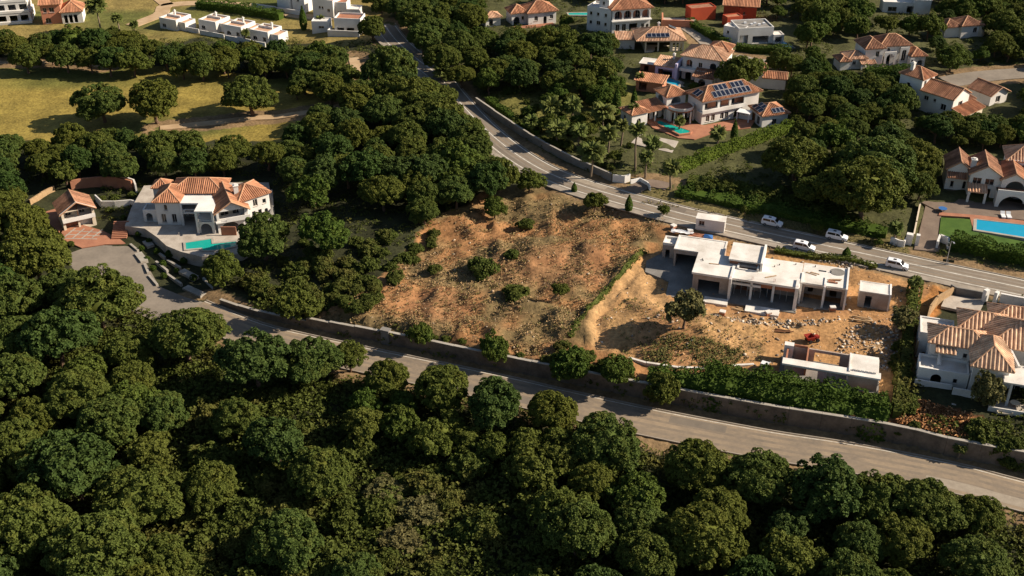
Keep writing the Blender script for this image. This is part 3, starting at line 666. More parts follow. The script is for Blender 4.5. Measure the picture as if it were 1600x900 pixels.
h.wall('F', 5.2, 8.2, 0.0, 0.4, 2.7, 3.4, 'white', [(0.4, 2.2, 0.15, 0.4, 'o')], name='balustrade')
h.at(12.9, -3.8, 22); h.room(0, 6.2, 0, 9.2, 0, 4.7, F=[(0.5, 5.0, 3.0, 1.6, 'o'), (0.6, 3.6, 0.0, 2.2, 'a')], R=[(1.2, 1.0, 0.6, 1.5, 'w'), (3.4, 1.0, 3.0, 1.3, 'w')])
h.wall('F', 0.3, 5.9, 2.4, 9, 2.5, 4.6, 'cream', [(0.8, 1.6, 0, 1.9, 'w'), (3.2, 1.6, 0, 1.9, 'w')], name='balcony_wall'); h.box('balcony_floor', 'white', -0.3, 6.5, -0.7, 2.4, 2.45, 2.68)
h.box('balustrade', 'white', 1.8, 6.5, -0.7, -0.5, 2.684, 3.4)
h.gable(0, 6.2, 0, 9.2, 4.7, 1.9, wall='white', fend=0.5); h.chimney(5.0, 4.6, 4.8, 7.6, r=0.45)
h.at(16.9, -0.4, 40); h.room(0, 6.6, 0, 6.5, 0, 5.5, F=[(0.6, 0.9, 3.3, 1.3, 'w'), (2.9, 1.0, 3.3, 1.5, 'w'), (5.0, 0.8, 3.3, 1.0, 'w'), (2.4, 0.8, 0.3, 2.0, 'w'), (3.8, 0.8, 0.3, 2.0, 'w'), (5.2, 0.8, 0.3, 1.8, 'aw')], R=[(2.5, 1.1, 3.1, 1.5, 'w')])
h.hip(0, 6.6, 0, 6.5, 5.5, 1.6)
h.at(-2.5, 7.0, 0); h.room(0, 3.0, 0, 3.0, 0, 4.9, F=[(1, 0.8, 3, 1.2, 'aw')]); h.hip(0, 3, 0, 3, 4.9, 1.3, 0.35)
h.at(-3.3, 1.2, 0); h.room(0, 3.0, 0, 3.0, 0, 2.4, F=[(0.5, 1.3, 0, 2.0, 'a')]); h.flat(0, 3.0, 0, 3.0, 2.4, mat='paving')
h.at()
h.box('terrace_wall', 'terra', 13.6, 16.6, -4.6, -4.4, -0.2, 1.9)

# gabled small house on the forecourt
h = House('garden_house', 'small house with brown gabled roof and open upper loggia on the terracotta forecourt', 'house', 101, 361, 30)
h.room(0, 6.4, 0, 5.8, 0, 4.0, 'cream', F=[(0.5, 5.4, 2.15, 1.75, 'o'), (0.5, 2.4, 0.0, 1.7, 'o'), (3.3, 2.4, 0.0, 1.7, 'o')], L=[(1.5, 1, 2.4, 1.1, 'w')], R=[(1.6, 1.2, 2.3, 1.2, 'w')])
h.box('loggia_floor', 'white', 0.02, 6.38, -0.5, 3.0, 1.85, 2.1); h.box('balustrade', 'white', 0.0, 6.4, -0.5, -0.32, 2.104, 2.7)
h.wall('F', 0.3, 6.1, 2.2, 5.5, 2.1, 3.95, 'cream', [(0.7, 1.2, 0, 1.6, 'w'), (3.4, 1.2, 0, 1.6, 'w')], name='loggia_wall')
h.box('garage_door', 'white', 3.3, 5.7, 1.2, 1.3, 0, 1.7); h.box('garage_door', 'terra', 0.5, 2.9, 1.2, 1.3, 0, 1.7)
h.part(MB().tube((3.2, 0.1, 2.7), (3.2, 0.1, 5.6), 0.09), 'post', 'wood')
h.gable(0, 6.4, 0, 5.8, 4.0, 1.9, mat='tile_b', fend=0.6); h.part(MB().add([(0, 5.5, 3.98), (6.4, 5.5, 3.98), (3.2, 5.5, 5.7), (0, 5.78, 3.98), (6.4, 5.78, 3.98), (3.2, 5.78, 5.7)], [(0, 1, 2), (5, 4, 3), (0, 3, 4, 1), (1, 4, 5, 2), (2, 5, 3, 0)]), 'gable_wall', 'cream')
for sgn in (0, 1):      # pale raking boards on the lit gable
    a, b = (Vector((-0.35, -0.62, 3.75)), Vector((3.2, -0.62, 5.82))) if sgn == 0 else (Vector((3.2, -0.62, 5.82)), Vector((6.75, -0.62, 3.75)))
    h.part(MB().add([a, b, b + Vector((0, 0, 0.3)), a + Vector((0, 0, 0.3)), a + Vector((0, .08, 0)), b + Vector((0, .08, 0)), b + Vector((0, .08, 0.3)), a + Vector((0, .08, 0.3))], [(0, 1, 2, 3), (7, 6, 5, 4), (0, 4, 5, 1), (3, 2, 6, 7)]), 'verge_board', 'white')

# villa in the corner beyond the building site: pale heavy tiles
h = House('villa', 'white villa with heavy striped pale terracotta roofs next to the building site', 'house', 1440, 590, -17); h.p = 0.62
P_ = dict(mat='tile_s')
h.room(0.6, 9.0, 2.6, 7.4, 0, 5.5, F=[(0.8, 0.8, 3.4, 1.2, 'w'), (5.0, 0.7, 3.2, 0.9, 'w')]); h.hip(0.6, 9.0, 2.6, 7.4, 5.5, 1.6, 0.6, **P_)
h.room(6.8, 12.0, -2.2, 6.0, 0, 5.4, F=[(2.6, 0.8, 2.9, 1.1, 'w'), (0.9, 0.7, 1.0, 0.9, 'w')], L=[(6.9, 0.7, 3.4, 0.9, 'w')]); h.hip(6.8, 12.0, -2.2, 6.0, 5.4, 2.3, 0.6, **P_)
h.room(9.5, 19.0, 4.0, 12.5, 0, 5.8); h.hip(9.5, 19.0, 4.0, 12.5, 5.8, 2.6, 0.6, **P_)
h.room(5.4, 12.5, 9.2, 14.2, 0, 5.2); h.hip(5.4, 12.5, 9.2, 14.2, 5.2, 1.7, 0.6, **P_)
h.room(10.5, 20, 13.5, 18.5, 0, 4.6); h.hip(10.5, 20, 13.5, 18.5, 4.6, 1.8, 0.6, **P_)
h.shed(1.4, 4.2, 0.9, 2.6, 4.6, 5.2, **P_)
h.room(-0.8, 4.6, 7.8, 13.0, 0, 3.4, L=[(2, 1, 1, 1.2, 'w')]); h.flat(-0.8, 4.6, 7.8, 13.0, 3.4)
h.room(-0.9, 6.6, -1.6, 2.5, 0, 2.4, F=[(2.0, 1.6, 0.4, 1.7, 'a'), (5.3, 0.7, 0.9, 0.9, 'w')]); h.flat(-0.9, 6.6, -1.6, 2.5, 2.4, par=0.6)
h.part(MB().tube((2.2, 0.5, 2.5), (2.2, 2.5, 3.6), 0.35, 0.3, 8), 'curved_buttress', 'white')
h.box('terrace_wall', 'white', -1.2, 4.4, -2.6, -2.35, -0.5, 1.2); h.box('terrace_wall', 'white', 4.4, 9.5, -3.9, -3.65, -0.5, 1.6)
h.box('terrace_floor', 'paving', 4.4, 19, -6.2, -2.25, -0.8, 0.05)
h.box('canopy_roof', 'screed', 11.2, 20.0, -4.2, 1.2, 4.1, 4.4); h.posts([(12.4, -3.9), (19.6, -3.9)], 0, 4.1, r=0.2); h.wall('F', 12.0, 20, 0.2, 3.9, 0, 4.1, 'white', [(1, 1.6, 0, 2.2, 'w'), (4, 1.6, 0, 2.2, 'w')])
h.box('parapet', 'white', 16.0, 20.0, 1.2, 1.5, 4.0, 5.6); h.part(MB().tube((12.4, 3.4, 5.5), (13.6, 0.4, 4.5), 0.3, 0.35, 6), 'curved_buttress', 'white')
h.box('balustrade', 'white', 9.6, 20, -6.3, -6.1, 0.06, 0.9); h.chimney(15, 8, 7.2, 9.2)

# villa beside the long blue pool
h = House('villa', 'white two storey villa with brown gables behind the long blue pool', 'house', 1483, 302, -15)
h.room(-1.0, 3.6, 1.5, 8.5, 0, 5.0, F=[(1.0, 0.7, 0.8, 1.4, 'w'), (3.4, 0.7, 0.6, 1.8, 'aw')], L=[(2, 0.9, 3, 1.1, 'w')]); h.gable(-1.0, 3.6, 1.5, 8.5, 5.0, 1.7, mat='tile_b', wall='white')
h.shed(-1.1, 2.8, -0.2, 1.6, 3.6, 4.3, mat='tile_b')
h.room(3.2, 9.2, -0.8, 7.0, 0, 5.4, F=[(0.6, 1.7, 3.1, 1.4, 'w'), (3.0, 1.7, 3.1, 1.4, 'w'), (0.8, 3.6, 0, 2.3, 'o')]); h.gable(3.2, 9.2, -0.8, 7.0, 5.4, 1.9, mat='tile_b', wall='white')
h.shed(3.0, 6.6, -3.6, -0.75, 2.5, 3.2, mat='tile_p', pitch=0.6); h.posts([(3.2, -3.4), (6.4, -3.4)], -0.3, 2.5, r=0.22)
h.room(9.2, 18.0, -1.6, 6.5, 0, 5.2, F=[(0.9, 3.6, 2.9, 2.0, 'a'), (0.6, 4.2, 0, 2.4, 'o'), (6, 2, 3, 1.6, 'w')]); h.gable(9.2, 14.0, -1.6, 6.5, 5.2, 1.4, wall='white', mat='tile'); h.hip(14.0, 18, -1.6, 6.5, 5.2, 1.5, mat='tile')
h.room(11, 19, 5.8, 12, 0, 6.4); h.hip(11, 19, 5.8, 12, 6.4, 2.4, 0.7, mat='tile_p', pitch=0.6); h.box('sun_sail', 'plastic_w', 10.6, 18, 5.2, 5.5, 5.6, 6.6)
h.wall('F', 8.4, 14.8, -4.2, -1.6, 0, 3.3, 'white', [(0.7, 5.0, 0, 2.7, 'a')]); h.box('balcony_floor', 'tile_b', 8.4, 14.8, -3.9, -1.62, 3.0, 3.25); h.box('balustrade', 'white', 8.4, 14.8, -4.18, -4.0, 3.304, 3.9)
h.wall('R', 8.4, 14.8, -4.2, -1.5, 0, 3.25, 'white', []); h.wall('L', 8.4, 14.8, -4.2, -1.5, 0, 3.25, 'white', [])
h.chimney(3.7, 2.0, 5, 7.2, r=0.5)

# villa with roof solar panels above its kidney of terracotta terrace
h = House('villa', 'white villa with two rows of solar panels on its hipped terracotta roof', 'house', 1102, 203, 25)
h.room(0.8, 16.6, 3.0, 9.2, 0, 6.0, 'white', F=[(0.6, 3.6, 3.3, 1.9, 'o'), (4.8, 2.6, 3.3, 1.9, 'o'), (8.0, 3.6, 3.3, 1.9, 'o'), (1.2, 1.0, 0.5, 1.6, 'aw'), (2.7, 1.0, 0.5, 1.6, 'w'), (5.2, 1.0, 0.5, 1.6, 'aw'), (6.5, 1.0, 0.5, 1.6, 'w'), (9.0, 2.0, 0, 2.1, 'a')], R=[(2, 1.2, 3.3, 1.4, 'w')])
h.wall('F', 1.1, 16.3, 4.8, 9, 3.0, 5.9, 'salmon', [(0.8, 1.6, 0, 2.1, 'w'), (4.6, 1.6, 0, 2.1, 'w'), (8.2, 1.8, 0, 2.1, 'w')], name='loggia_wall'); h.box('loggia_floor', 'white', 0.5, 12.8, 2.4, 4.9, 2.8, 3.05); h.box('balustrade', 'white', 0.5, 12.8, 2.4, 2.6, 3.054, 3.7)
h.hip(0.8, 16.6, 3.0, 9.2, 6.0, 2.1, 0.6)
sl_ = math.atan2(2.1, 3.7); cs_, sn_ = math.cos(sl_), math.sin(sl_)
h.solar((3.6, 2.75, 6.18), (1, 0, 0), (0, cs_, sn_), 9, 1, 1.05, 1.75); h.solar((5.0, 2.75 + 1.87 * cs_, 6.18 + 1.87 * sn_), (1, 0, 0), (0, cs_, sn_), 3, 1, 1.05, 1.7); h.solar((9.6, 2.75 + 1.87 * cs_, 6.18 + 1.87 * sn_), (1, 0, 0), (0, cs_, sn_), 3, 1, 1.05, 1.7)
h.solar((0.55, 7.2, 6.2), (0, -1, 0), (cs_, 0, sn_), 2, 1, 1.1, 1.8)
arc = [(-2.4 + 3.2 * math.cos(a), 7.6 - 3.4 * math.sin(a)) for a in [k * math.pi / 10 for k in range(0, 11)]]
h.part(MB().prism([(x, y) for x, y in reversed(arc)] + [(0.75, 9.0), (-8.0, 9.0)][::-1] if False else [(-5.6, 9.0)] + arc[::-1] + [(0.75, 9.0)], 3.1, 3.45), 'curved_terrace', 'terra')
pts = arc
for i in range(len(pts) - 1):
    a, b = Vector((*pts[i], 0)), Vector((*pts[i + 1], 0)); 
    if i % 2 == 0: h.part(MB().tube(a, a + Vector((0, 0, 3.1)), 0.2, n=8), 'column', 'white')
bal = MB()
for i in range(len(pts) - 1):
    a, b = pts[i], pts[i + 1]; bal.add([(a[0], a[1], 3.46), (b[0], b[1], 3.46), (b[0], b[1], 4.1), (a[0], a[1], 4.1), (a[0] * .97 - .1, a[1] * .97 + .2, 3.46), (b[0] * .97 - .1, b[1] * .97 + .2, 3.46), (b[0] * .97 - .1, b[1] * .97 + .2, 4.1), (a[0] * .97 - .1, a[1] * .97 + .2, 4.1)], [(0, 1, 2, 3), (7, 6, 5, 4), (3, 2, 6, 7)])
h.part(bal, 'balustrade', 'white')
h.room(-5.2, 0.2, 7.4, 9.0, 0, 3.1, F=[(0.6, 1.4, 0.1, 2.2, 'w'), (2.2, 1.4, 0.1, 2.2, 'w'), (3.8, 1.2, 0.1, 2.2, 'w')])
h.room(-4.6, 0.6, 10.0, 15.0, 0, 5.4, F=[(1.2, 2.8, 3.3, 1.7, 'a')], L=[(1, 2.4, 3.2, 1.7, 'a')]); h.hip(-4.6, 0.6, 10, 15, 5.4, 1.5)
h.at(-15.0, 8.2, 4); h.room(0, 4.4, 0, 4.5, 0, 3.4, F=[(1.4, 1.2, 0.5, 1.5, 'aw')], L=[(1, 1, 1, 1.2, 'w')]); h.hip(0, 4.4, 0, 4.5, 3.4, 1.1); h.room(4.4, 10.0, 2.0, 5.0, 0, 3.0, F=[(0.6, 1.6, 0, 2.3, 'a'), (3, 1.6, 0, 2.3, 'a')]); h.shed(4.4, 10.2, 0.2, 5.2, 2.9, 3.9); h.posts([(7.0, 0.5), (9.8, 0.5)], -0.2, 2.9)
h.at(12.6, -4.4, -8); h.room(0, 6.6, 0, 6.2, 0, 3.0, F=[(2.6, 1.2, 0.4, 1.4, 'w')], L=[(1.2, 1.6, 0, 2.1, 'd'), (3.6, 1.4, 0.1, 2.0, 'w')], R=[(1.5, 2.2, 0, 2.1, 'a')]); h.hip(0, 6.6, 0, 6.2, 3.0, 1.6)
s2 = math.atan2(1.6, 3.5); h.solar((-0.2, 5.2, 3.15), (0, -1, 0), (math.cos(s2), 0, math.sin(s2)), 3, 1, 1.3, 1.3); h.solar((0.9, 4.4, 3.75), (0, -1, 0), (math.cos(s2), 0, math.sin(s2)), 2, 1, 1.3, 1.2); h.solar((2.6, -0.1, 3.2), (1, 0, 0), (0, math.cos(s2), math.sin(s2)), 3, 1, 0.9, 1.5)

h = House('villa', 'lilac and white villa with brown terracotta roofs behind the solar panel villa', 'house', 1040, 110, -25)
h.room(5.5, 15.8, -4.0, 4.0, 0, 6.3, F=[(1.0, 1.6, 3.4, 1.9, 'aw'), (4.2, 1.0, 3.6, 1.3, 'w'), (7.2, 1.6, 3.3, 1.9, 'a'), (1.0, 1.5, 0, 2.2, 'a'), (3.4, 1.2, 0.4, 1.6, 'w'), (6.0, 1.2, 0.4, 1.6, 'w')]); h.hip(5.5, 15.8, -4, 4, 6.3, 2.0, 0.6, mat='tile_p')
h.box('balcony', 'white', 5.2, 12, -5.6, -4.02, 2.6, 3.3)
h.room(10.4, 15.4, 2.0, 7.0, 0, 6.9, R=[(1.5, 1, 4.6, 1.2, 'w')]); h.hip(10.4, 15.4, 2, 7, 6.9, 1.4)
h.room(-1.0, 5.0, -6.0, -1.0, 0, 3.5, 'lilac', F=[(0.8, 3.8, 0, 2.5, 'o')]); h.shed(-1.3, 4.0, -6.4, -0.8, 3.4, 4.3, mat='tile_p'); h.box('fin_wall', 'lilac', 4.4, 5.0, -6.8, -1.0, 0, 4.6); h.chimney(2.6, -2, 3.8, 5.4, r=0.25)
h.shed(9.5, 15, -8.2, -4.0, 2.6, 3.6, mat='tile_b'); h.room(10, 14.6, -7.6, -4.1, 0, 2.6, F=[(1, 1.8, 0, 2, 'a')], lid=False)
h.at(15.6, -3.4, 12); h.room(0, 10.5, 0, 4.5, 0, 4.2); h.gable(0, 10.5, 0, 4.5, 4.2, 1.3, 'x', mat='tile', wall='white'); h.room(10.5, 16, 0, 3.5, 0, 2.8); h.gable(10.5, 16, 0, 3.5, 2.8, 0.9, 'x', wall='white'); h.at()
h.box('terrace_floor', 'paving', -2, 16, -9.6, -6.2, -0.6, 0.08)

h = House('villa', 'low villa with hipped roof, dark veranda and one long black solar collector', 'house', 1008, 83, 2)
h.room(0, 10.6, 1.0, 9.5, 0, 3.2, 'cream', F=[(0.4, 3.0, 0, 2.7, 'o'), (3.8, 3.0, 0, 2.7, 'o'), (7.6, 0.6, 0, 2.4, 'a'), (8.6, 0.6, 0, 2.4, 'a'), (9.6, 0.6, 0, 2.4, 'a')], R=[(0.9, 0.9, 0, 2.4, 'a'), (2.6, 0.9, 0, 2.4, 'a'), (4.3, 0.9, 0, 2.4, 'a')]); h.hip(-2.0, 10.6, 1.0, 10.5, 3.2, 2.2, 0.6, mat='tile_p')
a2 = math.atan2(2.2, 5.3); h.solar((0.6, 1.5, 3.75), (1, 0, 0), (0, math.cos(a2), math.sin(a2)), 5, 1, 1.2, 1.6, 0.02); h.solar((9.2, 6.2, 4.3), (0, 1, 0), (-math.cos(a2), 0, math.sin(a2)), 1, 1, 1.6, 2.2); h.chimney(4.4, 7, 4.6, 6.0, r=0.25)
h.shed(-7.5, -2.4, 3.5, 8.5, 2.6, 3.4, mat='tile_p'); h.room(-7.2, -2.4, 4, 8.4, 0, 2.6, lid=False)

h = House('villa', 'tall white villa with arched loggia under an orange tiled roof', 'house', 956, 53, 13)
h.room(0, 11.2, 0, 8.5, 0, 7.0, F=[(0.6, 2.2, 4.0, 2.4, 'a'), (3.3, 2.2, 4.0, 2.4, 'a'), (6.0, 2.2, 4.0, 2.4, 'a'), (8.7, 2.2, 4.0, 2.4, 'a'), (1.0, 1.2, 0.6, 2.0, 'w'), (2.9, 1.2, 0.6, 2.0, 'w'), (5.0, 2.4, 0, 2.6, 'o'), (8.6, 0.9, 0.6, 1.8, 'w'), (10, 0.8, 0.6, 1.6, 'aw')])
h.wall('F', 0.3, 10.9, 1.8, 8, 3.6, 6.9, 'salmon', [(1, 1.4, 0, 2.2, 'w'), (4, 1.4, 0, 2.2, 'w'), (7, 1.4, 0, 2.2, 'w')], name='loggia_wall'); h.box('loggia_floor', 'white', -0.3, 11.5, -0.7, 1.9, 3.5, 3.8); h.hip(0, 11.2, 0, 8.5, 7.0, 2.0, 0.7)
h.at(-5.8, 5.6, -42); h.room(0, 7.4, 0, 5.5, 0, 6.4, F=[(0.8, 0.8, 4.4, 1.0, 'w'), (3.0, 0.8, 4.4, 1.0, 'w'), (5.4, 0.8, 4.4, 1.0, 'w'), (0.8, 0.8, 1.8, 1.0, 'w'), (3.0, 1.2, 1.8, 1.2, 'w'), (5.4, 0.8, 1.8, 1.0, 'w')]); h.flat(0, 7.4, 0, 5.5, 6.4, par=0.5); h.room(3, 6, 1.5, 5.2, 6.5, 8.6, F=[(1, 0.7, 0.8, 1, 'w')]); h.flat(3, 6, 1.5, 5.2, 8.6)

h = House('courtyard_house', 'low red walled courtyard house with orange roofs', 'house', 1102, 32, 16)
h.room(-4.5, 3.4, 0.5, 4.5, 0, 3.4, 'red'); h.flat(-4.5, 3.4, 0.5, 4.5, 3.4, mat='tile_b', pmat='red')
h.at(6.6, -5.0, 2); h.room(3.0, 8.0, 2.0, 6.0, 0, 3.2, 'red', F=[(1, 2.6, 1.6, 0.9, 'w')]); h.flat(3.0, 8.0, 2.0, 6.0, 3.2, mat='screed', pmat='red'); h.room(-3.5, 1.4, -2.5, 0.5, 0, 2.6, 'red'); h.flat(-3.5, 1.4, -2.5, 0.5, 2.6, mat='tile', pmat='red')
h.at(4.5, -2.0, -28); h.room(0, 9.5, 2.5, 8.5, 0, 4.0, 'red'); h.shed(-0.4, 10.2, 2.0, 9.0, 4.1, 5.2)
h.at(-14.5, -1.8, -22); h.box('garden_wall', 'salmon', 0, 9.0, 0, 0.4, -0.5, 2.0); h.box('garden_wall', 'salmon', 0, 0.4, 0.4, 7, -0.5, 2.0); h.box('terrace_floor', 'paving', 0.4, 10, 0.4, 7, -0.5, 0.5); h.at()

h = House('modern_house', 'white flat roofed modern house with grey gravel roof', 'house', 1152, 70, 8)
h.room(0, 10.0, 0, 7.5, 0, 4.2, F=[(0.5, 2.4, 0, 2.6, 'o'), (4.2, 4.6, 0.2, 2.0, 'o')], L=[(2, 0.7, 2.2, 0.9, 'w'), (4.5, 0.7, 2.2, 0.9, 'w')]); h.flat(0, 10, 0, 7.5, 4.2, mat='concrete', par=0.45)
for x, y in ((3, 4.6), (4.4, 3.2), (5.6, 4.0), (6.4, 2.6), (8, 3.4)): h.box('roof_vent', 'plastic_w', x, x + 0.7, y, y + 0.6, 4.3, 4.75)
h.at(-3.0, 4.0, -40); h.room(0, 6.0, 0, 3, 0, 4.0, F=[(1, 0.7, 2.2, 0.9, 'w')]); h.flat(0, 6, 0, 3, 4.0); h.at(); h.room(10, 13.0, -0.6, 2.6, 0, 2.2, F=[(0.5, 2, 0.4, 1.5, 'o')]); h.flat(10, 13, -0.6, 2.6, 2.2)

h = House('villa', 'white villa with a tall arched entrance and brown tiled hips', 'house', 1360, 107, 8)
h.room(-1.6, 3.2, 0.8, 7.5, 0, 5.2, F=[(2.8, 1.0, 2.8, 1.5, 'w')]); h.hip(-1.6, 3.2, 0.8, 7.5, 5.2, 1.9, 0.5, mat='tile_b')
h.room(2.6, 10.8, 1.6, 8.0, 0, 5.4, F=[(1.2, 2.0, 0, 3.2, 'a'), (2.0, 0.8, 4.0, 0.8, 'w'), (5.6, 1.2, 1.4, 2.8, 'aw')], R=[(2, 1, 3, 1.4, 'w')]); h.hip(2.6, 10.8, 1.6, 8, 5.4, 2.1, 0.5, mat='tile_b')
h.wall('F', 3.6, 6.8, 0.4, 0.8, 0, 4.1, 'white', [(0.55, 2.1, 0, 3.5, 'a')]); h.wall('F', 8.0, 10.2, 0.9, 1.4, 0, 5.0, 'white', [(0.5, 1.2, 1.3, 3.0, 'aw')]); h.box('entrance_step', 'terra', 2.0, 8.2, -2.0, 0.4, -0.4, 0.15)
h.room(-6.2, -1.6, 0.0, 5.0, 0, 2.9, F=[(1, 1.0, 1.2, 1.0, 'w')]); h.hip(-6.2, -1.6, 0, 5, 2.9, 1.3, mat='tile_p'); h.room(-8.6, -6.2, -0.4, 4, 0, 2.5); h.hip(-8.6, -6.2, -0.4, 4, 2.5, 0.9, mat='tile_b')
h.room(10.8, 14.6, -0.4, 5.0, 0, 3.0, F=[(1.8, 1.4, 0, 1.8, 'a')]); h.hip(10.8, 14.6, -0.4, 5, 3, 1.4, mat='tile'); h.room(10.2, 11.4, -0.9, 0.6, 0, 2.6, F=[(0.3, 0.6, 1.4, 0.7, 'aw')]); h.shed(-3.4, 0.6, -1.6, 0.0, 1.8, 2.4, mat='tile_p'); h.posts([(-3.2, -1.4), (0.4, -1.4)], -0.2, 1.8)

h = House('villa', 'white villa with stepped orange roofs and a lit gable end', 'house', 1490, 176, 40)
h.room(-4.2, 2.6, -1.6, 7.0, 0, 5.0, F=[(2.4, 1.8, 1.9, 1.7, 'w')], L=[(1, 1.2, 2.6, 1.1, 'w'), (5.6, 1.4, 1.5, 1.5, 'w'), (3.5, 0.7, 2.8, 0.8, 'w')]); h.gable(-4.2, 2.6, -1.6, 7, 5.0, 1.8, mat='tile', wall='white', fend=0.25)
h.room(-4.4, 0.8, 7.0, 13.0, 0, 7.4, F=[(0.8, 1.0, 5.4, 1.3, 'w'), (3.0, 0.8, 5.2, 1.5, 'w')], L=[(2, 0.9, 4.4, 1.2, 'w')]); h.hip(-4.4, 0.8, 7, 13, 7.4, 1.8, 0.4, mat='tile'); h.chimney(-3, 11, 7.6, 10)
h.shed(-4.8, 4.6, -5.2, -1.65, 1.9, 2.8, mat='tile'); h.room(-4.4, 4.2, -4.8, -1.7, 0, 1.9, 'cream', F=[(1, 1, 0.2, 1.4, 'w'), (5, 1, 0.2, 1.4, 'w')], lid=False); h.shed(2.7, 6.6, -1.6, 3.2, 2.4, 3.4, mat='tile_b'); h.room(2.7, 6.4, -1.4, 3, 0, 2.4, lid=False)

h = House('cottage', 'small house with plain dark brown roof beside the villa with stepped roofs', 'house', 1545, 166, 30)
h.room(0, 6.0, 0, 6.5, 0, 2.9, F=[(2, 1.6, 0.5, 1.6, 'w')]); h.gable(0, 6, 0, 6.5, 2.9, 1.5, mat='tile_b', wall='white', fend=0.5)

h = House('villa', 'white single storey villa with bright orange hipped roof among the trees', 'house', 818, 41, 18)
h.room(1.5, 10.0, 0, 7.0, 0, 3.8, F=[(1.8, 1.1, 1.2, 1.4, 'aw'), (4.6, 1.0, 0.1, 2.2, 'a'), (6.6, 1.0, 1.4, 1.1, 'w')], L=[(2, 1, 1.2, 1.2, 'w')]); h.hip(1.5, 10, 0, 7, 3.8, 2.2, 0.6); h.room(-3.0, 1.5, 1.8, 7, 0, 3.6, F=[(0.6, 1.8, 0, 2.4, 'a'), (3, 0.8, 1.3, 1.1, 'w')]); h.hip(-3.0, 1.5, 1.8, 7, 3.6, 1.6)
h.box('terrace_floor', 'terra', -3, 9, -2, 0, -0.6, 0.2); h.room(-10.5, -6.0, 3.0, 7, 0, 2.6, F=[(1, 1.2, 0, 2, 'o')]); h.hip(-10.5, -6, 3, 7, 2.6, 1.1, mat='tile_p')

h = House('garden_hut', 'small flat roofed hut in the garden beside the lilac villa', 'hut', 1000, 112, -20)
h.room(0, 5.6, 0, 4.0, 0, 2.3, 'terra', F=[(1, 1.2, 0, 1.9, 'o')]); h.flat(0, 5.6, 0, 4.0, 2.3, mat='screed', par=0.15, o=0.35)
h = House('pool_house', 'dark walled pool house with salmon roof beside the small blue pool', 'hut', 993, 140, -22)
h.room(0, 6.8, 0, 4.0, 0, 2.6, 'salmon', F=[(0.8, 2, 0, 2.1, 'o')], L=[(1, 1.4, 0, 2.1, 'o')]); h.shed(-0.4, 7.2, -0.5, 4.4, 2.6, 3.2, mat='tile')

# far off, along the top of the view
h = House('apartment_block', 'white terraced apartment block with dark balconies at the corner of the golf course', 'building', -22, 40, 14)
for k in range(3): h.room(0, 13 - 0.4 * k, k * 1.0, 9, 3.0 * k, 3.0 * k + 3.0, F=[(0.8 + 3.1 * i, 2.2, 0.7, 1.7, 'o') for i in range(4)], R=[(2, 1.4, 0.8, 1.4, 'w'), (5, 1.4, 0.8, 1.4, 'w')]); h.box('balcony', 'white', -0.2, 13.2 - 0.4 * k, k * 1.0 - 1.1, k * 1.0 - 0.02, 3.0 * k + 0.1, 3.0 * k + 0.8)
h.flat(0, 12.2, 2, 9, 9.0, mat='terra'); h.at(3, 3, 0); h.room(0, 4, 0, 3, 9.1, 11); h.flat(0, 4, 0, 3, 11); h.at()
h = House('villa', 'salmon pink villa with salmon roof beside the white apartment block', 'house', 68, 39, 14)
h.room(0, 5.6, 0, 8, 0, 6.0, 'salmon', F=[(0.7, 1.0, 3.6, 1.4, 'w'), (2.4, 1.4, 3.6, 1.4, 'w'), (0.8, 1.6, 0.4, 1.6, 'aw')]); h.shed(-0.4, 6.0, -0.5, 8.5, 6.0, 7.6); h.room(5.6, 11.5, -0.6, 7, 0, 3.6, F=[(0.6, 1.0, 0.2, 2.4, 'o'), (2.0, 1.0, 0.2, 2.4, 'o'), (3.4, 1.0, 0.2, 2.4, 'o')]); h.hip(5.6, 11.5, -0.6, 7, 3.6, 2.2)
for i, (px, py, lab) in enumerate(((251, 44, 'white cubic house at the start of the row, half hidden by bushes'), (312, 47, 'white cubic house second in the row along the golf course'), (351, 55, 'white cubic house third in the row, with two garden walls'), (392, 63, 'white cubic house at the end of the row, with an arched orange door'))):
    h = House('cubic_house', lab, 'house', px, py, -27, group='row of white cubic houses')
    h.room(0, 6.4, 0, 6.5, 0, 2.8, F=[(0.9, 1.6, 0.4, 1.2, 'aw'), (4.4, 1.2, 0.4, 1.2, 'w')] if i > 1 else [(0.9, 1.4, 0.5, 1.1, 'w')], R=[(1.6, 1.4, 0, 1.9, 'd')] if i == 3 else [(2, 1.0, 0.9, 1.1, 'w')])
    h.flat(0, 6.4, 0, 6.5, 2.8, mat='tile_p', par=0.5, t=0.4); h.box('roof_wall', 'white', 0.6, 5.2, 3.2 + 0.5 * (i % 2), 3.6 + 0.5 * (i % 2), 2.8, 3.5); h.chimney(2.0 + i * 0.8, 4.6, 2.9, 4.3, r=0.25)
    h.at(6.4, 1.0 + 0.6 * (i % 3), 0); h.room(0, 2.4 + 0.4 * (i % 2), 0, 4.5, 0, 2.2); h.flat(0, 2.4 + 0.4 * (i % 2), 0, 4.5, 2.2, mat='tile_p'); h.at()
    if i in (1, 2, 3): h.box('garden_wall', 'white', -3.5, 2.0, -2.6, -2.35, -0.4, 1.3); h.box('garden_wall', 'white', 2.8, 7.5, -3.0, -2.75, -0.4, 1.3)
h = House('townhouse', 'white town house with two small windows in its shaded end wall', 'house', 490, 27, -26)
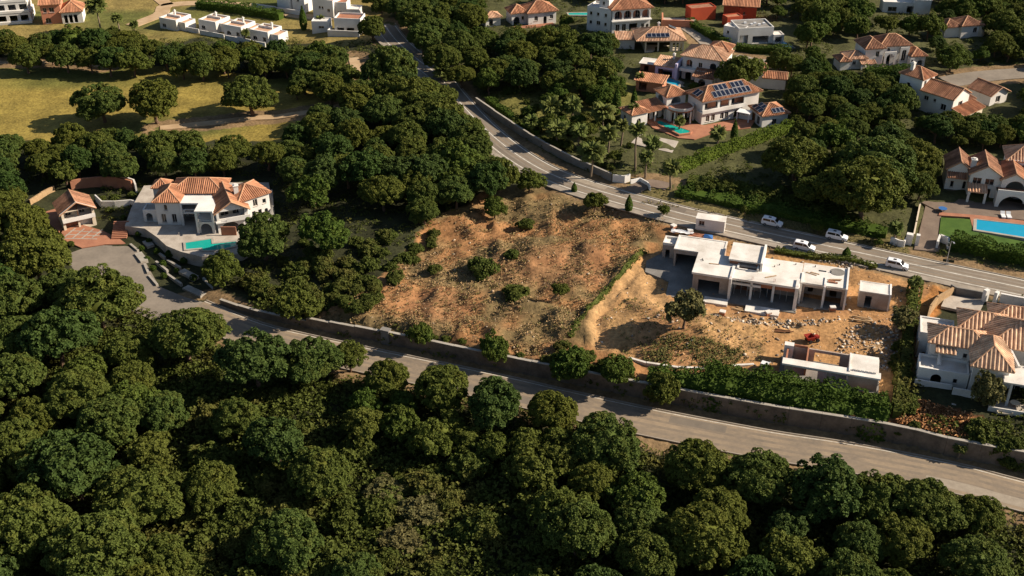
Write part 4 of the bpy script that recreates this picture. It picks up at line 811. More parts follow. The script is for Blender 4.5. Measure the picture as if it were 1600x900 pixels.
h.room(0, 7.4, 0, 7, 0, 5.4, F=[(2.2, 0.7, 3.0, 0.8, 'w'), (3.2, 0.7, 3.0, 0.8, 'w'), (5.2, 1.0, 2.4, 0.9, 'w')]); h.flat(0, 7.4, 0, 7, 5.4, mat='terra', par=0.6); h.at(7.4, 1, 20); h.room(0, 3.6, 0, 5, 0, 5.0, F=[(0.8, 1.2, 0, 2.6, 'o')]); h.flat(0, 3.6, 0, 5, 5.0, mat='terra'); h.room(3.6, 7.6, -0.6, 4, 0, 3.2, F=[(1, 0.8, 0.5, 1.5, 'w')]); h.flat(3.6, 7.6, -0.6, 4, 3.2)
h = House('townhouse', 'white town house with curved shaded gables at the top edge', 'house', 434, 14, -26)
h.room(0, 5, 0, 7, 0, 6.4, F=[(1.2, 0.9, 3.4, 0.8, 'w')]); h.flat(0, 5, 0, 7, 6.4, mat='terra'); h.room(5.4, 10, 0.4, 7, 0, 6.0, F=[(1.8, 0.9, 3.2, 0.8, 'w')]); h.flat(5.4, 10, 0.4, 7, 6.0, mat='terra'); h.box('garden_wall', 'white', -8, 12, -2.4, -2.1, -0.5, 1.4)
h = House('terrace_house', 'low white house with roof terrace and garden walls below the town houses', 'house', 522, 54, -8)
h.room(0, 7.8, 1.0, 6.5, 0, 4.0, F=[(0.8, 2.0, 0.4, 1.4, 'o'), (3.6, 2.2, 0.3, 1.6, 'o')]); h.flat(0, 7.8, 1, 6.5, 4.0, mat='terra', par=0.6); h.box('garden_wall', 'white', -1.4, 8, -1.6, -1.3, -0.4, 1.8); h.box('garden_wall', 'white', -1.4, -1.1, -1.3, 2.5, -0.4, 1.8); h.at(-7.2, 2.2, 6); h.room(0, 5.2, 0, 3.6, 0, 2.6, F=[(2, 1.6, 0.8, 0.7, 'w')]); h.flat(0, 5.2, 0, 3.6, 2.6)
h = House('angular_house', 'white angular house with tall fin wall among trees at the top edge', 'house', 1378, 20, -6)
h.room(0, 10.5, 0, 5, 0, 3.0, F=[(1.5, 2.6, 0.5, 1.4, 'w'), (7, 2.0, 0.2, 2.0, 'o')]); h.flat(0, 10.5, 0, 5, 3); h.room(8.8, 13.6, -0.6, 5, 0, 4.4); h.shed(8.6, 13.8, -0.9, 5.2, 4.4, 5.0, mat='white'); h.box('fin_wall', 'white', 11.0, 11.7, 1, 5, 4.4, 7.4)
h = House('cottage', 'half hidden house with brown roof and round lit bay among the far trees', 'house', 1500, 60, 12)
h.room(0, 6.0, 0, 6, 0, 3.6, F=[(3.6, 1.2, 1.4, 1.5, 'aw')]); h.hip(0, 6, 0, 6, 3.6, 1.7, mat='tile_b'); h.room(-4.5, 0, 1, 6, 0, 3.2); h.hip(-4.5, 0, 1, 6, 3.2, 1.5, mat='tile_b'); h.part(MB().tube((6.2, 1.4, 0), (6.2, 1.4, 3.4), 1.7, n=12), 'round_bay', 'cream'); h.part(MB().tube((6.2, 1.4, 3.402), (6.2, 1.4, 4.4), 2.0, 0.05, 12), 'roof', 'tile')
# ---------------------------------------------------------------- building site
h = House('unfinished_house', 'long flat roofed house under construction with pale roof slabs and open bays', 'house', 1079, 459, -17)
def wl(*a, **k): return h.wall(*a, **k)
h.room(-4.7, 4.3, 8.6, 14.0, 0, 3.8, 'render', F=[(0.35, 4.1, 0, 3.0, 'o')], L=[(1, 1.2, 1, 1.2, 'o')]); h.flat(-4.7, 4.3, 8.6, 14.0, 3.8, par=0.22, pmat='screed', t=0.3, o=0.1)
h.room(-7.3, -4.75, 11.2, 14.1, 0, 3.0, 'render', F=[(0.6, 0.8, 0.2, 1.9, 'o')]); h.flat(-7.3, -4.75, 11.2, 14.1, 3.0, par=0.5, pmat='screed', t=0.3)
slab = MB()
for b in ((-0.2, 7.6, 0.6, 8.3), (7.6, 10.8, 0.6, 4.2), (10.8, 18.6, 0.6, 9.6), (7.6, 10.8, 5.75, 8.3)): slab.box(*b[:2], b[2], b[3], 3.75, 4.15)
h.part(slab, 'roof_slab', 'screed')
um = MB(); um.box(7.3, 7.62, 4.0, 5.7, 4.15, 4.5); um.box(10.78, 11.1, 4.0, 5.9, 4.15, 4.7); um.box(7.62, 10.78, 3.95, 4.22, 4.15, 4.35); h.part(um, 'patio_upstand', 'screed')
h.box('patio_floor', 'block', 7.3, 11, 4.0, 6.0, 0, 0.1)
wl('F', 0, 6.5, 1.3, 8, 0, 3.75, 'render', [(1.0, 3.8, 0, 2.5, 'o')]); wl('L', 0, 18.4, 0.9, 8.1, 0, 3.75, 'render', [(2, 1.0, 1.0, 1.1, 'o')]); wl('R', 0, 18.4, 0.9, 9.4, 0, 3.75, 'render', []); wl('B', 0, 18.4, 1, 8.2, 0, 3.75, 'render', [(4, 1.2, 1, 1.2, 'o')])
h.box('fin_wall', 'white', 6.5, 6.95, -0.3, 4.6, 0, 4.4); h.box('fin_wall', 'white', 17.9, 18.45, -0.4, 3.2, -0.3, 4.5)
wl('F', 6.95, 17.9, 4.3, 8, 0, 3.75, 'render', [(0.6, 2.0, 0, 2.3, 'o'), (5.0, 2.4, 0, 2.3, 'o')], name='inner_wall'); wl('F', 10.4, 17.9, 1.6, 4, 2.5, 3.75, 'block', [], name='lintel_wall'); h.box('lintel_beam', 'white', 6.95, 12.0, 0.9, 1.3, 2.75, 3.15)
h.posts([(10.4, 1.1), (14.2, 1.4)], -0.3, 3.74, 'white', 0.2)
h.box('floor_slab', 'concrete', -0.1, 18.6, -1.2, 8.3, -1.0, 0.06); h.box('carport_floor', 'concrete', -4.6, 4.2, 7.6, 13.8, -1, 0.05)
wl('F', 5.8, 11.2, 5.75, 11.6, 4.16, 5.0, 'block', [(1.8, 2.9, 0.0, 0.7, 'o')]); wl('B', 5.8, 11.2, 5.75, 11.6, 0, 5.0, 'render', []); wl('L', 5.8, 11.2, 5.75, 11.6, 4.16, 5.0, 'render', []); wl('R', 5.8, 11.2, 5.75, 11.6, 4.16, 5.0, 'white', [])
h.box('raised_roof', 'screed', 5.6, 11.3, 5.3, 11.8, 5.0, 5.3); h.box('raised_parapet', 'white', 11.302, 11.7, 4.4, 11.8, 4.0, 5.75)
h.room(18.9, 26.3, 3.0, 9.8, 0, 3.75, 'render', F=[(0.5, 3.2, 0, 3.2, 'o'), (4.2, 2.7, 0, 3.2, 'o')], lid=False); h.box('roof_slab', 'screed', 18.7, 26.5, 2.8, 10.0, 3.76, 4.1)
h.box('fin_wall', 'white', 18.6, 18.95, 2.2, 6.0, 0, 4.35); h.box('fin_wall', 'white', 22.6, 22.95, 1.9, 5.6, -0.2, 4.3); h.box('fin_wall', 'white', 26.32, 26.62, 1.9, 10.0, -0.2, 4.45)
wl('F', 19.2, 26.0, 6.0, 9, 0, 3.7, 'render', [(0.8, 0.9, 0.6, 1.6, 'o'), (4.6, 1.2, 0.2, 1.6, 'o')], name='inner_wall'); h.box('floor_slab', 'concrete', 18.7, 26.6, 1.4, 9.9, -1.0, 0.05)
h.box('roof_opening', 'glass', 21.4, 22.7, 7.6, 8.0, 4.102, 4.14); h.part(MB().tube((24.6, 8.2, 4.12), (24.6, 8.2, 4.16), 1.3, n=16), 'roof_screed_patch', 'concrete')
h.box('terrace_slab', 'screed', 2.6, 6.8, -2.6, -0.6, -0.6, 0.35); h.box('terrace_slab', 'screed', 10.0, 15.8, -3.4, -1.2, -0.6, 0.3)
for x, y in ((0.8, 5.5), (1.0, 5.1), (14.4, 7.6), (13.6, 6.7), (23.4, 7.6), (17.2, 8.6), (20.6, 8.9)): h.box('pipe_stub', 'tyre', x, x + 0.16, y, y + 0.16, 4.1, 4.4)

for x, y in ((10.4, 1.1), (14.2, 1.4), (22.8, 2.2), (18.2, 0.2), (6.7, 0.0)):
    rb = MB()
    for dx, dy in ((-.1, -.1), (.1, -.1), (.1, .1), (-.1, .1)): rb.tube((x + dx, y + dy, 4.1), (x + dx + rnd.uniform(-.05, .05), y + dy, 4.75), 0.018, n=4)
    h.part(rb, 'rebar_stub', 'rust')
for k in range(9):
    x = 7.4 + 1.15 * k
    if x < 17.5: h.part(MB().tube((x, 2.2 + 0.5 * (k % 2), 0.05), (x, 2.2 + 0.5 * (k % 2), 3.74), 0.045, n=5), 'steel_prop', 'alu')
for x, y, a, l in ((24.0, 5.0, 10, 2.6), (24.4, 5.4, 16, 2.2), (20.2, 6.2, -20, 2.0), (20.8, 6.6, -14, 1.6), (13.4, 3.0, 35, 2.2), (3.2, 4.6, 5, 1.8)):
    c_, s_ = math.cos(R(a)), math.sin(R(a)); zt = 4.16 if x < 18.5 else 4.11
    h.part(MB().add([(x + c_ * u - s_ * v, y + s_ * u + c_ * v, z) for z in (zt, zt + .07) for u, v in ((-l / 2, -.12), (l / 2, -.12), (l / 2, .12), (-l / 2, .12))], [(3, 2, 1, 0), (4, 5, 6, 7), (0, 1, 5, 4), (1, 2, 6, 5), (2, 3, 7, 6), (3, 0, 4, 7)]), 'loose_board', 'plank' if l < 2.3 else 'wood')
for k in range(7): h.box('block_course', 'block', 23.2 + 0.42 * (k % 4), 23.58 + 0.42 * (k % 4), 4.0 + 0.3 * (k // 4), 4.26 + 0.3 * (k // 4), 4.105, 4.32)
h = House('store_room', 'small raw concrete block room with one dark doorway beside the unfinished house', 'building', 1339, 478, -17)
h.room(0, 5.0, 0, 3.6, 0, 3.0, 'render', F=[(1.1, 1.1, 0, 2.3, 'o')]); h.flat(0, 5.0, 0, 3.6, 3.0, par=0.18, pmat='screed', t=0.25, o=0.05); h.box('fin_wall', 'white', 5.02, 5.3, -0.2, 3.7, -0.4, 3.3)

h = House('unfinished_annex', 'lower unfinished concrete annex above the dark hedge, partly roofed', 'building', 1232, 583, -17)
wl('F', -0.8, 13.6, -1.5, 0, 0, 2.7, 'render', [(1.4, 5.2, 0.1, 2.2, 'o'), (7.0, 3.0, 0.1, 2.2, 'o')]); h.box('roof_beam', 'screed', -1.2, 13.9, -1.9, -0.2, 2.702, 3.0)
wl('B', -0.8, 13.6, -1.5, 4.2, 0, 2.7, 'render', [(6, 4, 0.2, 2.0, 'o')]); wl('R', -0.8, 13.6, -1.5, 4.2, 0, 2.7, 'white', []); wl('L', -0.8, 13.6, -1.5, 4.2, 0, 2.7, 'block', [(1, 1, 0.4, 1.6, 'o')])
h.box('roof_slab', 'screed', 9.2, 13.5, -0.2, 4.2, 2.71, 2.98); h.box('partition', 'white', 9.0, 9.22, -1.2, 4.0, 0, 3.2); h.box('partition', 'block', 2.4, 2.65, -0.2, 3.9, 0, 2.9); h.box('partition', 'block', -0.5, 2.4, 3.9, 4.1, 2.7, 3.1)
h.box('wall_stub', 'white', -1.3, 0.2, 3.2, 4.3, 0, 3.2); h.box('floor_slab', 'concrete', -1.5, 14, -2.0, 4.4, -0.9, 0.2)
for k in range(6): h.box('kerb_block', 'screed', 9.6 + 0.62 * k, 10.05 + 0.62 * k, -0.75, -0.4, 3.002, 3.3)
for a in ((-0.6, 1.6, 2.9), (7.0, 3.6, 3.1)): h.box('retaining_edge', 'screed', a[0], a[0] + a[2], -3.2 - 0.05 * a[0], -2.8 - 0.05 * a[0], -0.8, 0.35)

h = House('site_cabin', 'white site cabin with one dark window parked along the upper road', 'cabin', 1086, 360, -17)
h.room(0, 5.6, 0, 2.4, 0.25, 2.6, 'white', F=[(0.6, 1.1, 1.0, 1.0, 'w')], R=[(0.8, 0.8, 0.1, 1.9, 'd')]); h.box('roof', 'screed', -0.08, 5.68, -0.08, 2.48, 2.602, 2.72); h.box('skid', 'concrete', 0.3, 5.3, 0.3, 2.1, -0.4, 0.24)

# ---------------------------------------------------------------- pools, terraces, garden walls
def world_poly(px, z=None): return [G(a, b) if z is None else Z0(a, b, z) for a, b in px]
def grow(P, d):
    n = len(P); out = []; area = sum(P[i].x * P[(i + 1) % n].y - P[(i + 1) % n].x * P[i].y for i in range(n)); sg = 1 if area > 0 else -1
    for i in range(n):
        a, b, c = P[i - 1], P[i], P[(i + 1) % n]; t0 = (b - a).to_2d().normalized(); t1 = (c - b).to_2d().normalized()
        n0 = Vector((t0.y, -t0.x)) * sg; n1 = Vector((t1.y, -t1.x)) * sg; q = n0 + n1; q = q / max(0.35, 1 + n0.dot(n1))
        out.append(Vector((b.x + q.x * d, b.y + q.y * d, b.z)))
    return out
def pool(label, px, mat, z=None, lip=0.55, rise=0.34, cop='coping'):
    P = world_poly(px, z); zz = (sum(p.z for p in P) / len(P)) if z is None else z
    o = P[0].copy(); o.z = zz; r = tag(empty('swimming_pool', o), label, 'pool'); Q = grow(P, lip); n = len(P)
    def rel(p, dz): return (p.x - o.x, p.y - o.y, dz)
    m = MB(); vs_ = [rel(p, rise) for p in P] + [rel(p, rise) for p in Q] + [rel(p, -0.02) for p in P] + [rel(p, -0.5) for p in Q]
    area = sum(P[i].x * P[(i + 1) % n].y - P[(i + 1) % n].x * P[i].y for i in range(n)); fs = []
    for i in range(n):
        j = (i + 1) % n; q = [(i, j, n + j, n + i), (2 * n + i, 2 * n + j, j, i), (n + i, n + j, 3 * n + j, 3 * n + i)]
        fs += [tuple(reversed(k)) for k in q] if area > 0 else q
    m.add(vs_, fs); m.build('coping', MAT[cop], r)
    tr = tessellate_polygon([[Vector((p.x, p.y, 0)) for p in P]]); w_ = MB(); pts = [Vector(rel(p, rise - 0.07)) for p in P]
    w_.add(pts, [tuple(t) if (pts[t[1]] - pts[t[0]]).cross(pts[t[2]] - pts[t[0]]).z > 0 else tuple(reversed(t)) for t in tr]); w_.build('water', MAT[mat], r)
    return r
def lsheet(name, px, mat, z, skirt, label):
    P = world_poly(px, z); m = MB(); n = len(P); tr = tessellate_polygon([[Vector((p.x, p.y, 0)) for p in P]])
    m.add(P + [p - Vector((0, 0, skirt)) for p in P], [tuple(t) if (P[t[1]] - P[t[0]]).cross(P[t[2]] - P[t[0]]).z > 0 else tuple(reversed(t)) for t in tr] + [(i, n + i, n + (i + 1) % n, (i + 1) % n) for i in range(n)])
    return tag(m.build(name, MAT[mat], None), label, kind='structure')
lsheet('terrace', [(195, 353), (226, 357), (246, 371), (260, 384), (282, 393), (315, 401), (378, 397), (402, 385), (428, 335), (420, 285), (330, 285), (225, 290), (205, 325)], 'paving', TZ + 0.01, 2.9, 'pale raised terrace with curved edge carrying the villa and its pool')
pool('stepped teal swimming pool on the terrace of the orange roofed villa', [(290, 380), (330, 374), (331, 382), (369, 378), (368, 385), (340, 391), (318, 392), (316, 388), (291, 390)], 'teal', TZ + 0.05, 0.45, 0.15)
pool('long bright blue swimming pool beside the square lawn', [(1526, 344.5), (1660, 360), (1668, 390), (1600, 373), (1525, 361)], 'blue', None, 0.6)
pool('teal pool with curved end on the terracotta terrace of the solar panel villa', [(1026, 192), (1031, 190), (1040, 194), (1078, 207), (1076, 210), (1062, 212), (1048, 205), (1028, 195)], 'teal', None, 0.5, 0.42, cop='terra')
pool('small turquoise pool beside the salmon roofed pool house', [(1031, 120), (1063, 131), (1059, 138), (1029, 128)], 'blue', None, 0.5, 0.6)
pool('narrow turquoise pool beside the tall white villa', [(888, 22), (920, 21), (920, 25), (889, 25)], 'teal', None, 0.5)
pool('slim blue pool beside the white modern house', [(1216, 64), (1222, 65), (1240, 76), (1230, 78)], 'blue', None, 0.4)
def psheet(name, px, mat, label, dz=0.05): return tag(sheet(name, px, MAT[mat], dz, keep=False, skirt=0.5), label, kind='structure')
psheet('patio', [(1005, 186), (1022, 184), (1100, 196), (1150, 187), (1180, 188), (1172, 200), (1120, 206), (1085, 218), (1060, 216), (1020, 200)], 'terra', 'terracotta patio round the pool of the solar panel villa', 0.1)
psheet('patio', [(1468, 333), (1530, 338), (1660, 354), (1660, 360), (1524, 343), (1520, 360), (1515, 341), (1466, 338)], 'terra', 'terracotta strip between lawn, pool and villa', 0.25)
psheet('lawn', [(1470, 341), (1518, 344), (1520, 363), (1600, 379), (1600, 392), (1467, 368)], 'lawn', 'bright green mown lawn beside the long blue pool', 0.2)
psheet('patio', [(1440, 318), (1480, 296), (1600, 320), (1600, 345), (1530, 338), (1470, 333)], 'drive', 'shaded patio in front of the villa with brown gables', 0.22)
psheet('patio', [(1000, 210), (1060, 222), (1050, 240), (985, 225)], 'paving', 'pale paved yard between palms below the teal pool', 0.22)
psheet('yard', [(1478, 462), (1540, 470), (1528, 492), (1470, 480)], 'paving', 'pale yard inside the gate behind the striped roof villa', 0.22)
def wall_run(name, label, px, hgt, th, mat, cat='wall', cap=None, closed=False):
    P = [G(a, b) for a, b in px]; r = tag(empty(name, P[0]), label, cat)
    for i in range(len(P) - 1):
        a, b = P[i], P[i + 1]; t = (b - a).to_2d().normalized(); n = Vector((-t.y, t.x)) * th / 2; g = t * 0.012
        q = [a.to_2d() + g - n, b.to_2d() - g - n, b.to_2d() - g + n, a.to_2d() + g + n]; z = min(a.z, b.z) - P[0].z; hi = max(a.z, b.z) - P[0].z + hgt
        MB().prism([(k.x - P[0].x, k.y - P[0].y) for k in q], z - 0.8, hi).build('panel', MAT[mat], r)
        if cap:
            n = n * 1.5; q = [a.to_2d() + g - n, b.to_2d() - g - n, b.to_2d() - g + n, a.to_2d() + g + n]
            MB().prism([(k.x - P[0].x, k.y - P[0].y) for k in q], hi + 0.002, hi + 0.1).build('coping', MAT[cap], r)
    return r
wall_run('garden_wall', 'grey garden wall along the bend of the upper road', [(744, 163), (772, 183), (800, 202), (826, 219), (850, 233), (876, 247), (900, 259), (930, 272), (955, 283)], 1.7, 0.3, 'concrete', cap='coping')
wall_run('gate_wall', 'pale entrance wall beside the apron below the palms', [(957, 284), (975, 286), (984, 283)], 1.7, 0.3, 'white')
wall_run('gate_wall', 'low white wall by the entrance under the tall palm', [(985, 287), (1000, 283), (1012, 290), (1016, 298)], 0.8, 0.25, 'white')
wall_run('gate_wall', 'white flared gate wall on the driveway side nearest the wood', [(1391, 379), (1402, 384), (1411, 386), (1415, 380)], 1.3, 0.3, 'white')
wall_run('gate_pier', 'white gate pier beside the driveway entrance', [(1414, 380), (1424, 382)], 2.2, 1.0, 'white', 'pier')
wall_run('gate_pier', 'second white gate pier across from the first on the driveway', [(1429, 382), (1435, 383)], 2.2, 0.9, 'white', 'pier')
wall_run('gate_wall', 'white gate wall between the driveway and the clipped hedge', [(1463, 388), (1467, 376), (1480, 381), (1482, 390)], 1.4, 0.4, 'white')
wall_run('drive_wall', 'low cream wall lining the driveway beside the wood', [(1427, 372), (1431, 352), (1437, 322)], 0.8, 0.3, 'cream')
wall_run('street_wall', 'grey walled forecourt at the road above the striped roof villa', [(1484, 455), (1492, 460), (1536, 468)], 1.5, 0.3, 'concrete')
wall_run('gate_pier', 'white pier at the gate of the striped roof villa', [(1535, 470), (1540, 473)], 2.5, 0.9, 'white', 'pier'); wall_run('gate_pier', 'other white pier at the gate of the striped roof villa', [(1551, 474), (1556, 476)], 2.5, 0.9, 'white', 'pier')
wall_run('street_wall', 'pale wall panels between the gate and the upper road', [(1560, 474), (1580, 478), (1602, 482), (1640, 490)], 2.0, 0.3, 'white', cap='white')
wall_run('boundary_wall', 'raw ochre wall between the site and the striped roof villa', [(1487, 461), (1462, 476), (1452, 490), (1447, 510), (1436, 532), (1431, 548)], 1.6, 0.35, 'plank')
wall_run('boundary_wall', 'brown retaining wall behind the small gabled house', [(112, 297), (130, 293), (160, 290), (185, 291), (208, 297)], 2.2, 0.4, 'terra')
wall_run('boundary_wall', 'pale wall section behind the garden of the small house', [(183, 288), (200, 289), (211, 293), (214, 301)], 1.9, 0.35, 'white')
wall_run('garden_wall', 'curving white wall between small house and villa', [(150, 312), (160, 322), (180, 322), (205, 320), (222, 324), (240, 330)], 1.2, 0.25, 'white')
wall_run('garden_wall', 'ochre wall sloping beside the small gabled house', [(48, 322), (66, 310), (86, 299)], 1.4, 0.3, 'plank')
wall_run('edge_kerb', 'pale concrete edge below the earth mound', [(982, 561), (1010, 569), (1060, 576), (1110, 578), (1150, 573), (1178, 571)], 0.35, 0.45, 'screed', 'kerb')
wall_run('boundary_wall', 'grey boundary wall beside the far corner of the orange roofed villa', [(402, 382), (418, 366), (428, 340), (426, 312)], 2.4, 0.4, 'concrete')
# steps up to the villa
p0, p1 = G(186, 374), Z0(190, 346, TZ); st = tag(empty('garden_steps', p0), 'terracotta steps climbing from the turning head to the villa', 'steps'); d = (p1 - p0); tt = d.to_2d().normalized(); nn = Vector((-tt.y, tt.x)); L_ = d.to_2d().length; NS = 10
for k in range(NS):
    a = tt * (L_ * k / NS); b = tt * (L_ * (k + 0.98) / NS); w2 = nn * 1.5
    MB().prism([(q.x, q.y) for q in (a - w2, a + w2, b + w2, b - w2)][::-1], -0.3, 0.12 + d.z * (k + 1) / NS).build('step', MAT['terra'], st)
# terraced planting edges below the villa terrace
for i, (a, b) in enumerate((((204, 383), (216, 393)), ((216, 397), (226, 410)), ((226, 414), (232, 428)), ((233, 432), (246, 447)), ((228, 378), (236, 386)), ((246, 395), (258, 404)), ((262, 408), (282, 420)), ((284, 424), (306, 436)), ((244, 410), (262, 425)), ((262, 430), (284, 446)), ((290, 450), (318, 462)), ((318, 436), (334, 452)))):
    p, q = G(*a), G(*b); t = (q - p).normalized(); n = Vector((-t.y, t.x, 0)); r = MB(); w2 = 0.22 + 0.5 * (i % 3 == 1)
    r.prism([(k.x - p.x, k.y - p.y) for k in (p - n * w2, q - n * w2, q + n * w2, p + n * w2)], -0.5, 0.35); o = r.build('planter_edge', MAT['coping'], None); o.location = p
    tag(o, ('pale kerb slab beside the turning head, %s from the forecourt' % ['first', 'second', 'third', 'fourth'][i]) if i < 4 else ('pale planter edge in the villa slope, %s from the steps' % ['first', 'second', 'third', 'fourth', 'fifth', 'sixth', 'seventh', 'eighth'][i - 4]), 'kerb', 'planting edges below the villa terrace')

# ---------------------------------------------------------------- vans
def make_van(label, px, py, flip=False):
    p = G(px, py); a = G(px - 40, py - 8.5); b = G(px + 40, py + 8.5); ang = math.atan2(b.y - a.y, b.x - a.x) + (math.pi if flip else 0)
    r = tag(empty('van', (p.x, p.y, gz(p, 0.07)), ang), label, 'van', 'white vans parked along the upper road'); r.scale = (0.9, 0.92, 0.9)
    prof = [(-2.25, 0.35), (-2.3, 0.8), (-2.2, 1.55), (-2.0, 1.84), (-0.2, 1.86), (0.55, 1.72), (1.25, 1.12), (2.1, 0.92), (2.28, 0.6), (2.25, 0.32)]
    yw = [(0.84 if z < 1.1 else 0.84 - (z - 1.1) * 0.16) for x, z in prof]; n = len(prof); m = MB()
    m.add([(x, -w_, z) for (x, z), w_ in zip(prof, yw)] + [(x, w_, z) for (x, z), w_ in zip(prof, yw)], [tuple(range(n - 1, -1, -1)), tuple(range(n, 2 * n))] + [(i, (i + 1) % n, n + (i + 1) % n, n + i) for i in range(n)])
    me = m.mesh('body', MAT['van']); bo = link('body', me, r); bv = bo.modifiers.new('b', 'BEVEL'); bv.width = 0.09; bv.segments = 2
    def quad(name, q, mat, th=(0, 0, 0), parent=r): v = [Vector(k) for k in q]; return MB().add(v, [(0, 1, 2, 3)] if len(v) == 4 else [tuple(range(len(v)))]).build(name, MAT[mat], parent)
    quad('windscreen', [(0.66, -0.66, 1.66), (1.22, -0.74, 1.19), (1.22, 0.74, 1.19), (0.66, 0.66, 1.66)], 'glass').location = (0.03, 0, 0.03)
    for s in (-1, 1):
        for nm, q in (('side_window', [(-0.15, 1.2), (0.98, 1.2), (0.42, 1.66), (-0.15, 1.7)]), ('side_window', [(-1.95, 1.22), (-0.28, 1.2), (-0.28, 1.7), (-1.85, 1.7)])):
            pts = [(x, s * (0.84 - (z - 1.1) * 0.16 + 0.015), z) for x, z in q]; quad(nm, pts if s < 0 else pts[::-1], 'glass')
        for x in (-1.4, 1.4):
            w_ = MB().tube((x, s * 0.62, 0.33), (x, s * 0.87, 0.33), 0.33, n=14).build('wheel', MAT['tyre'], r); MB().tube((x, s * 0.86, 0.33), (x, s * 0.89, 0.33), 0.2, n=10).build('rim', MAT['rim'], w_)
        MB().box(-2.31, -2.26, s * 0.66 - 0.1, s * 0.66 + 0.1, 0.85, 1.3).build('tail_lamp', MAT['lamp'], r); MB().box(2.12, 2.27, s * 0.62 - 0.16, s * 0.62 + 0.16, 0.66, 0.84).build('headlight', MAT['headl'], r)
        MB().box(0.85, 1.0, s * 0.93 - 0.09, s * 0.93 + 0.09, 1.12, 1.3).build('mirror', MAT['tyre'], r)
    quad('rear_window', [(-2.24, 0.6, 1.2), (-2.24, -0.6, 1.2), (-2.13, -0.55, 1.6), (-2.13, 0.55, 1.6)], 'glass').location = (-0.04, 0, 0.02)
    MB().box(2.2, 2.33, -0.8, 0.8, 0.3, 0.5).build('bumper', MAT['tyre'], r); MB().box(-0.9, -0.3, -0.25, 0.25, 1.85, 1.9).build('roof_hatch', MAT['tyre'], r)
    return r
make_van('white van on the grassy side of the road, opposite the site cabin', 1206, 352.5)
make_van('white van on the grassy side of the road, nearer the driveway', 1307, 374)
make_van('white van parked on the building site side above the long pale roof', 1256, 390.5)
make_van('white van parked on the building site side, nearest the striped roof villa', 1401, 419)

# ---------------------------------------------------------------- site clutter
def rock_mesh(seed):
    r = random.Random(seed); m = MB(); m.box(-.5, .5, -.5, .5, -.5, .5); m.v = [tuple(c * r.uniform(0.6, 1.15) for c in v) for v in m.v]; return m
def scatter_rocks(name, label, polys, n, s0, s1, cols, mat='bits', zoff=0.0):
    V, F, C = [], [], []; k = 0
    base = [np.array(rock_mesh(i).v) for i in range(12)]; fb = np.array(rock_mesh(0).f)
    for px, cnt in zip(polys, n):
        xs = [q[0] for q in px]; ys = [q[1] for q in px]; got = 0
        while got < cnt:
            a, b = rnd.uniform(min(xs), max(xs)), rnd.uniform(min(ys), max(ys))
            if not inside(np.array([a]), np.array([b]), px)[0]: continue
            got += 1; p = G(a, b); z = zland(p.x, p.y) + zoff; s_ = s0 * (s1 / s0) ** (rnd.random() ** 2.2); th = rnd.uniform(0, 6.28); c, sn = math.cos(th), math.sin(th)
            v = base[rnd.randrange(12)] * np.array((s_ * rnd.uniform(0.8, 1.8), s_, s_ * rnd.uniform(0.4, 0.8))); v = np.stack([v[:, 0] * c - v[:, 1] * sn + p.x, v[:, 0] * sn + v[:, 1] * c + p.y, v[:, 2] + z + s_ * 0.12], 1)
            V.append(v); F.append(fb + k); k += 8; C.append(np.repeat(np.array([cols[rnd.randrange(len(cols))]]) * rnd.uniform(0.7, 1.2), 8, 0))
    o = link(name, np_mesh(name, np.concatenate(V), np.concatenate(F), MAT[mat], np.concatenate(C))); return tag(o, label, kind='stuff')
OPEN = [(500, 500), (600, 440), (680, 350), (780, 310), (900, 310), (1040, 345), (985, 410), (900, 520), (860, 560), (640, 515)]
scatter_rocks('rubble', 'stones scattered over the bare plot', [OPEN], [900], 0.08, 0.45, [(0.40, 0.28, 0.17), (0.46, 0.36, 0.25), (0.25, 0.17, 0.1), (0.36, 0.18, 0.09)])
scatter_rocks('rubble', 'rubble and broken blocks around the unfinished buildings', [[(1330, 500), (1400, 500), (1410, 560), (1385, 580), (1300, 545)], SITE, [(1060, 492), (1250, 500), (1330, 500), (1230, 512), (1130, 505)], [(1170, 372), (1240, 388), (1330, 405), (1390, 425), (1330, 420), (1240, 400)]], [900, 1300, 600, 450], 0.07, 0.5, [(0.5, 0.42, 0.33), (0.62, 0.55, 0.46), (0.3, 0.22, 0.15), (0.42, 0.26, 0.13), (0.25, 0.2, 0.16)])
def clutter(name, label, cat, px, py, rz, build, dz=0.0, group=None):
    p = G(px, py); r = tag(empty(name, (p.x, p.y, zland(p.x, p.y) + dz), R(rz)), label, cat, group); build(r); return r
def pile(n, L0, L1, wd, mat, spread):
    def f(r):
        for k in range(n):
            l = rnd.uniform(L0, L1); m = MB().box(-l / 2, l / 2, -wd / 2, wd / 2, 0, 0.06); o = m.build('plank', MAT[mat], r); o.location = (rnd.uniform(-.3, .3), rnd.uniform(-spread, spread), 0.05 + 0.065 * k); o.rotation_euler = (0, 0, R(rnd.uniform(-14, 14)))
    return f
clutter('plank_pile', 'pile of long planks lying on sand in front of the block room', 'planks', 1345, 502, -12, pile(6, 2.5, 4.0, 0.25, 'plank', 0.5))
clutter('plank_pile', 'loose planks on the ledge below the open bays', 'planks', 1160, 484, -20, pile(5, 2, 3.6, 0.22, 'plank', 0.6))
clutter('plank_pile', 'dark boards lying on the sand above the annex', 'planks', 1222, 518, -5, pile(4, 1.6, 3.2, 0.3, 'wood', 0.5))
clutter('plank_pile', 'scattered boards beside the shaded rubble', 'planks', 1368, 546, 30, pile(7, 1.6, 3.2, 0.22, 'plank', 1.0))
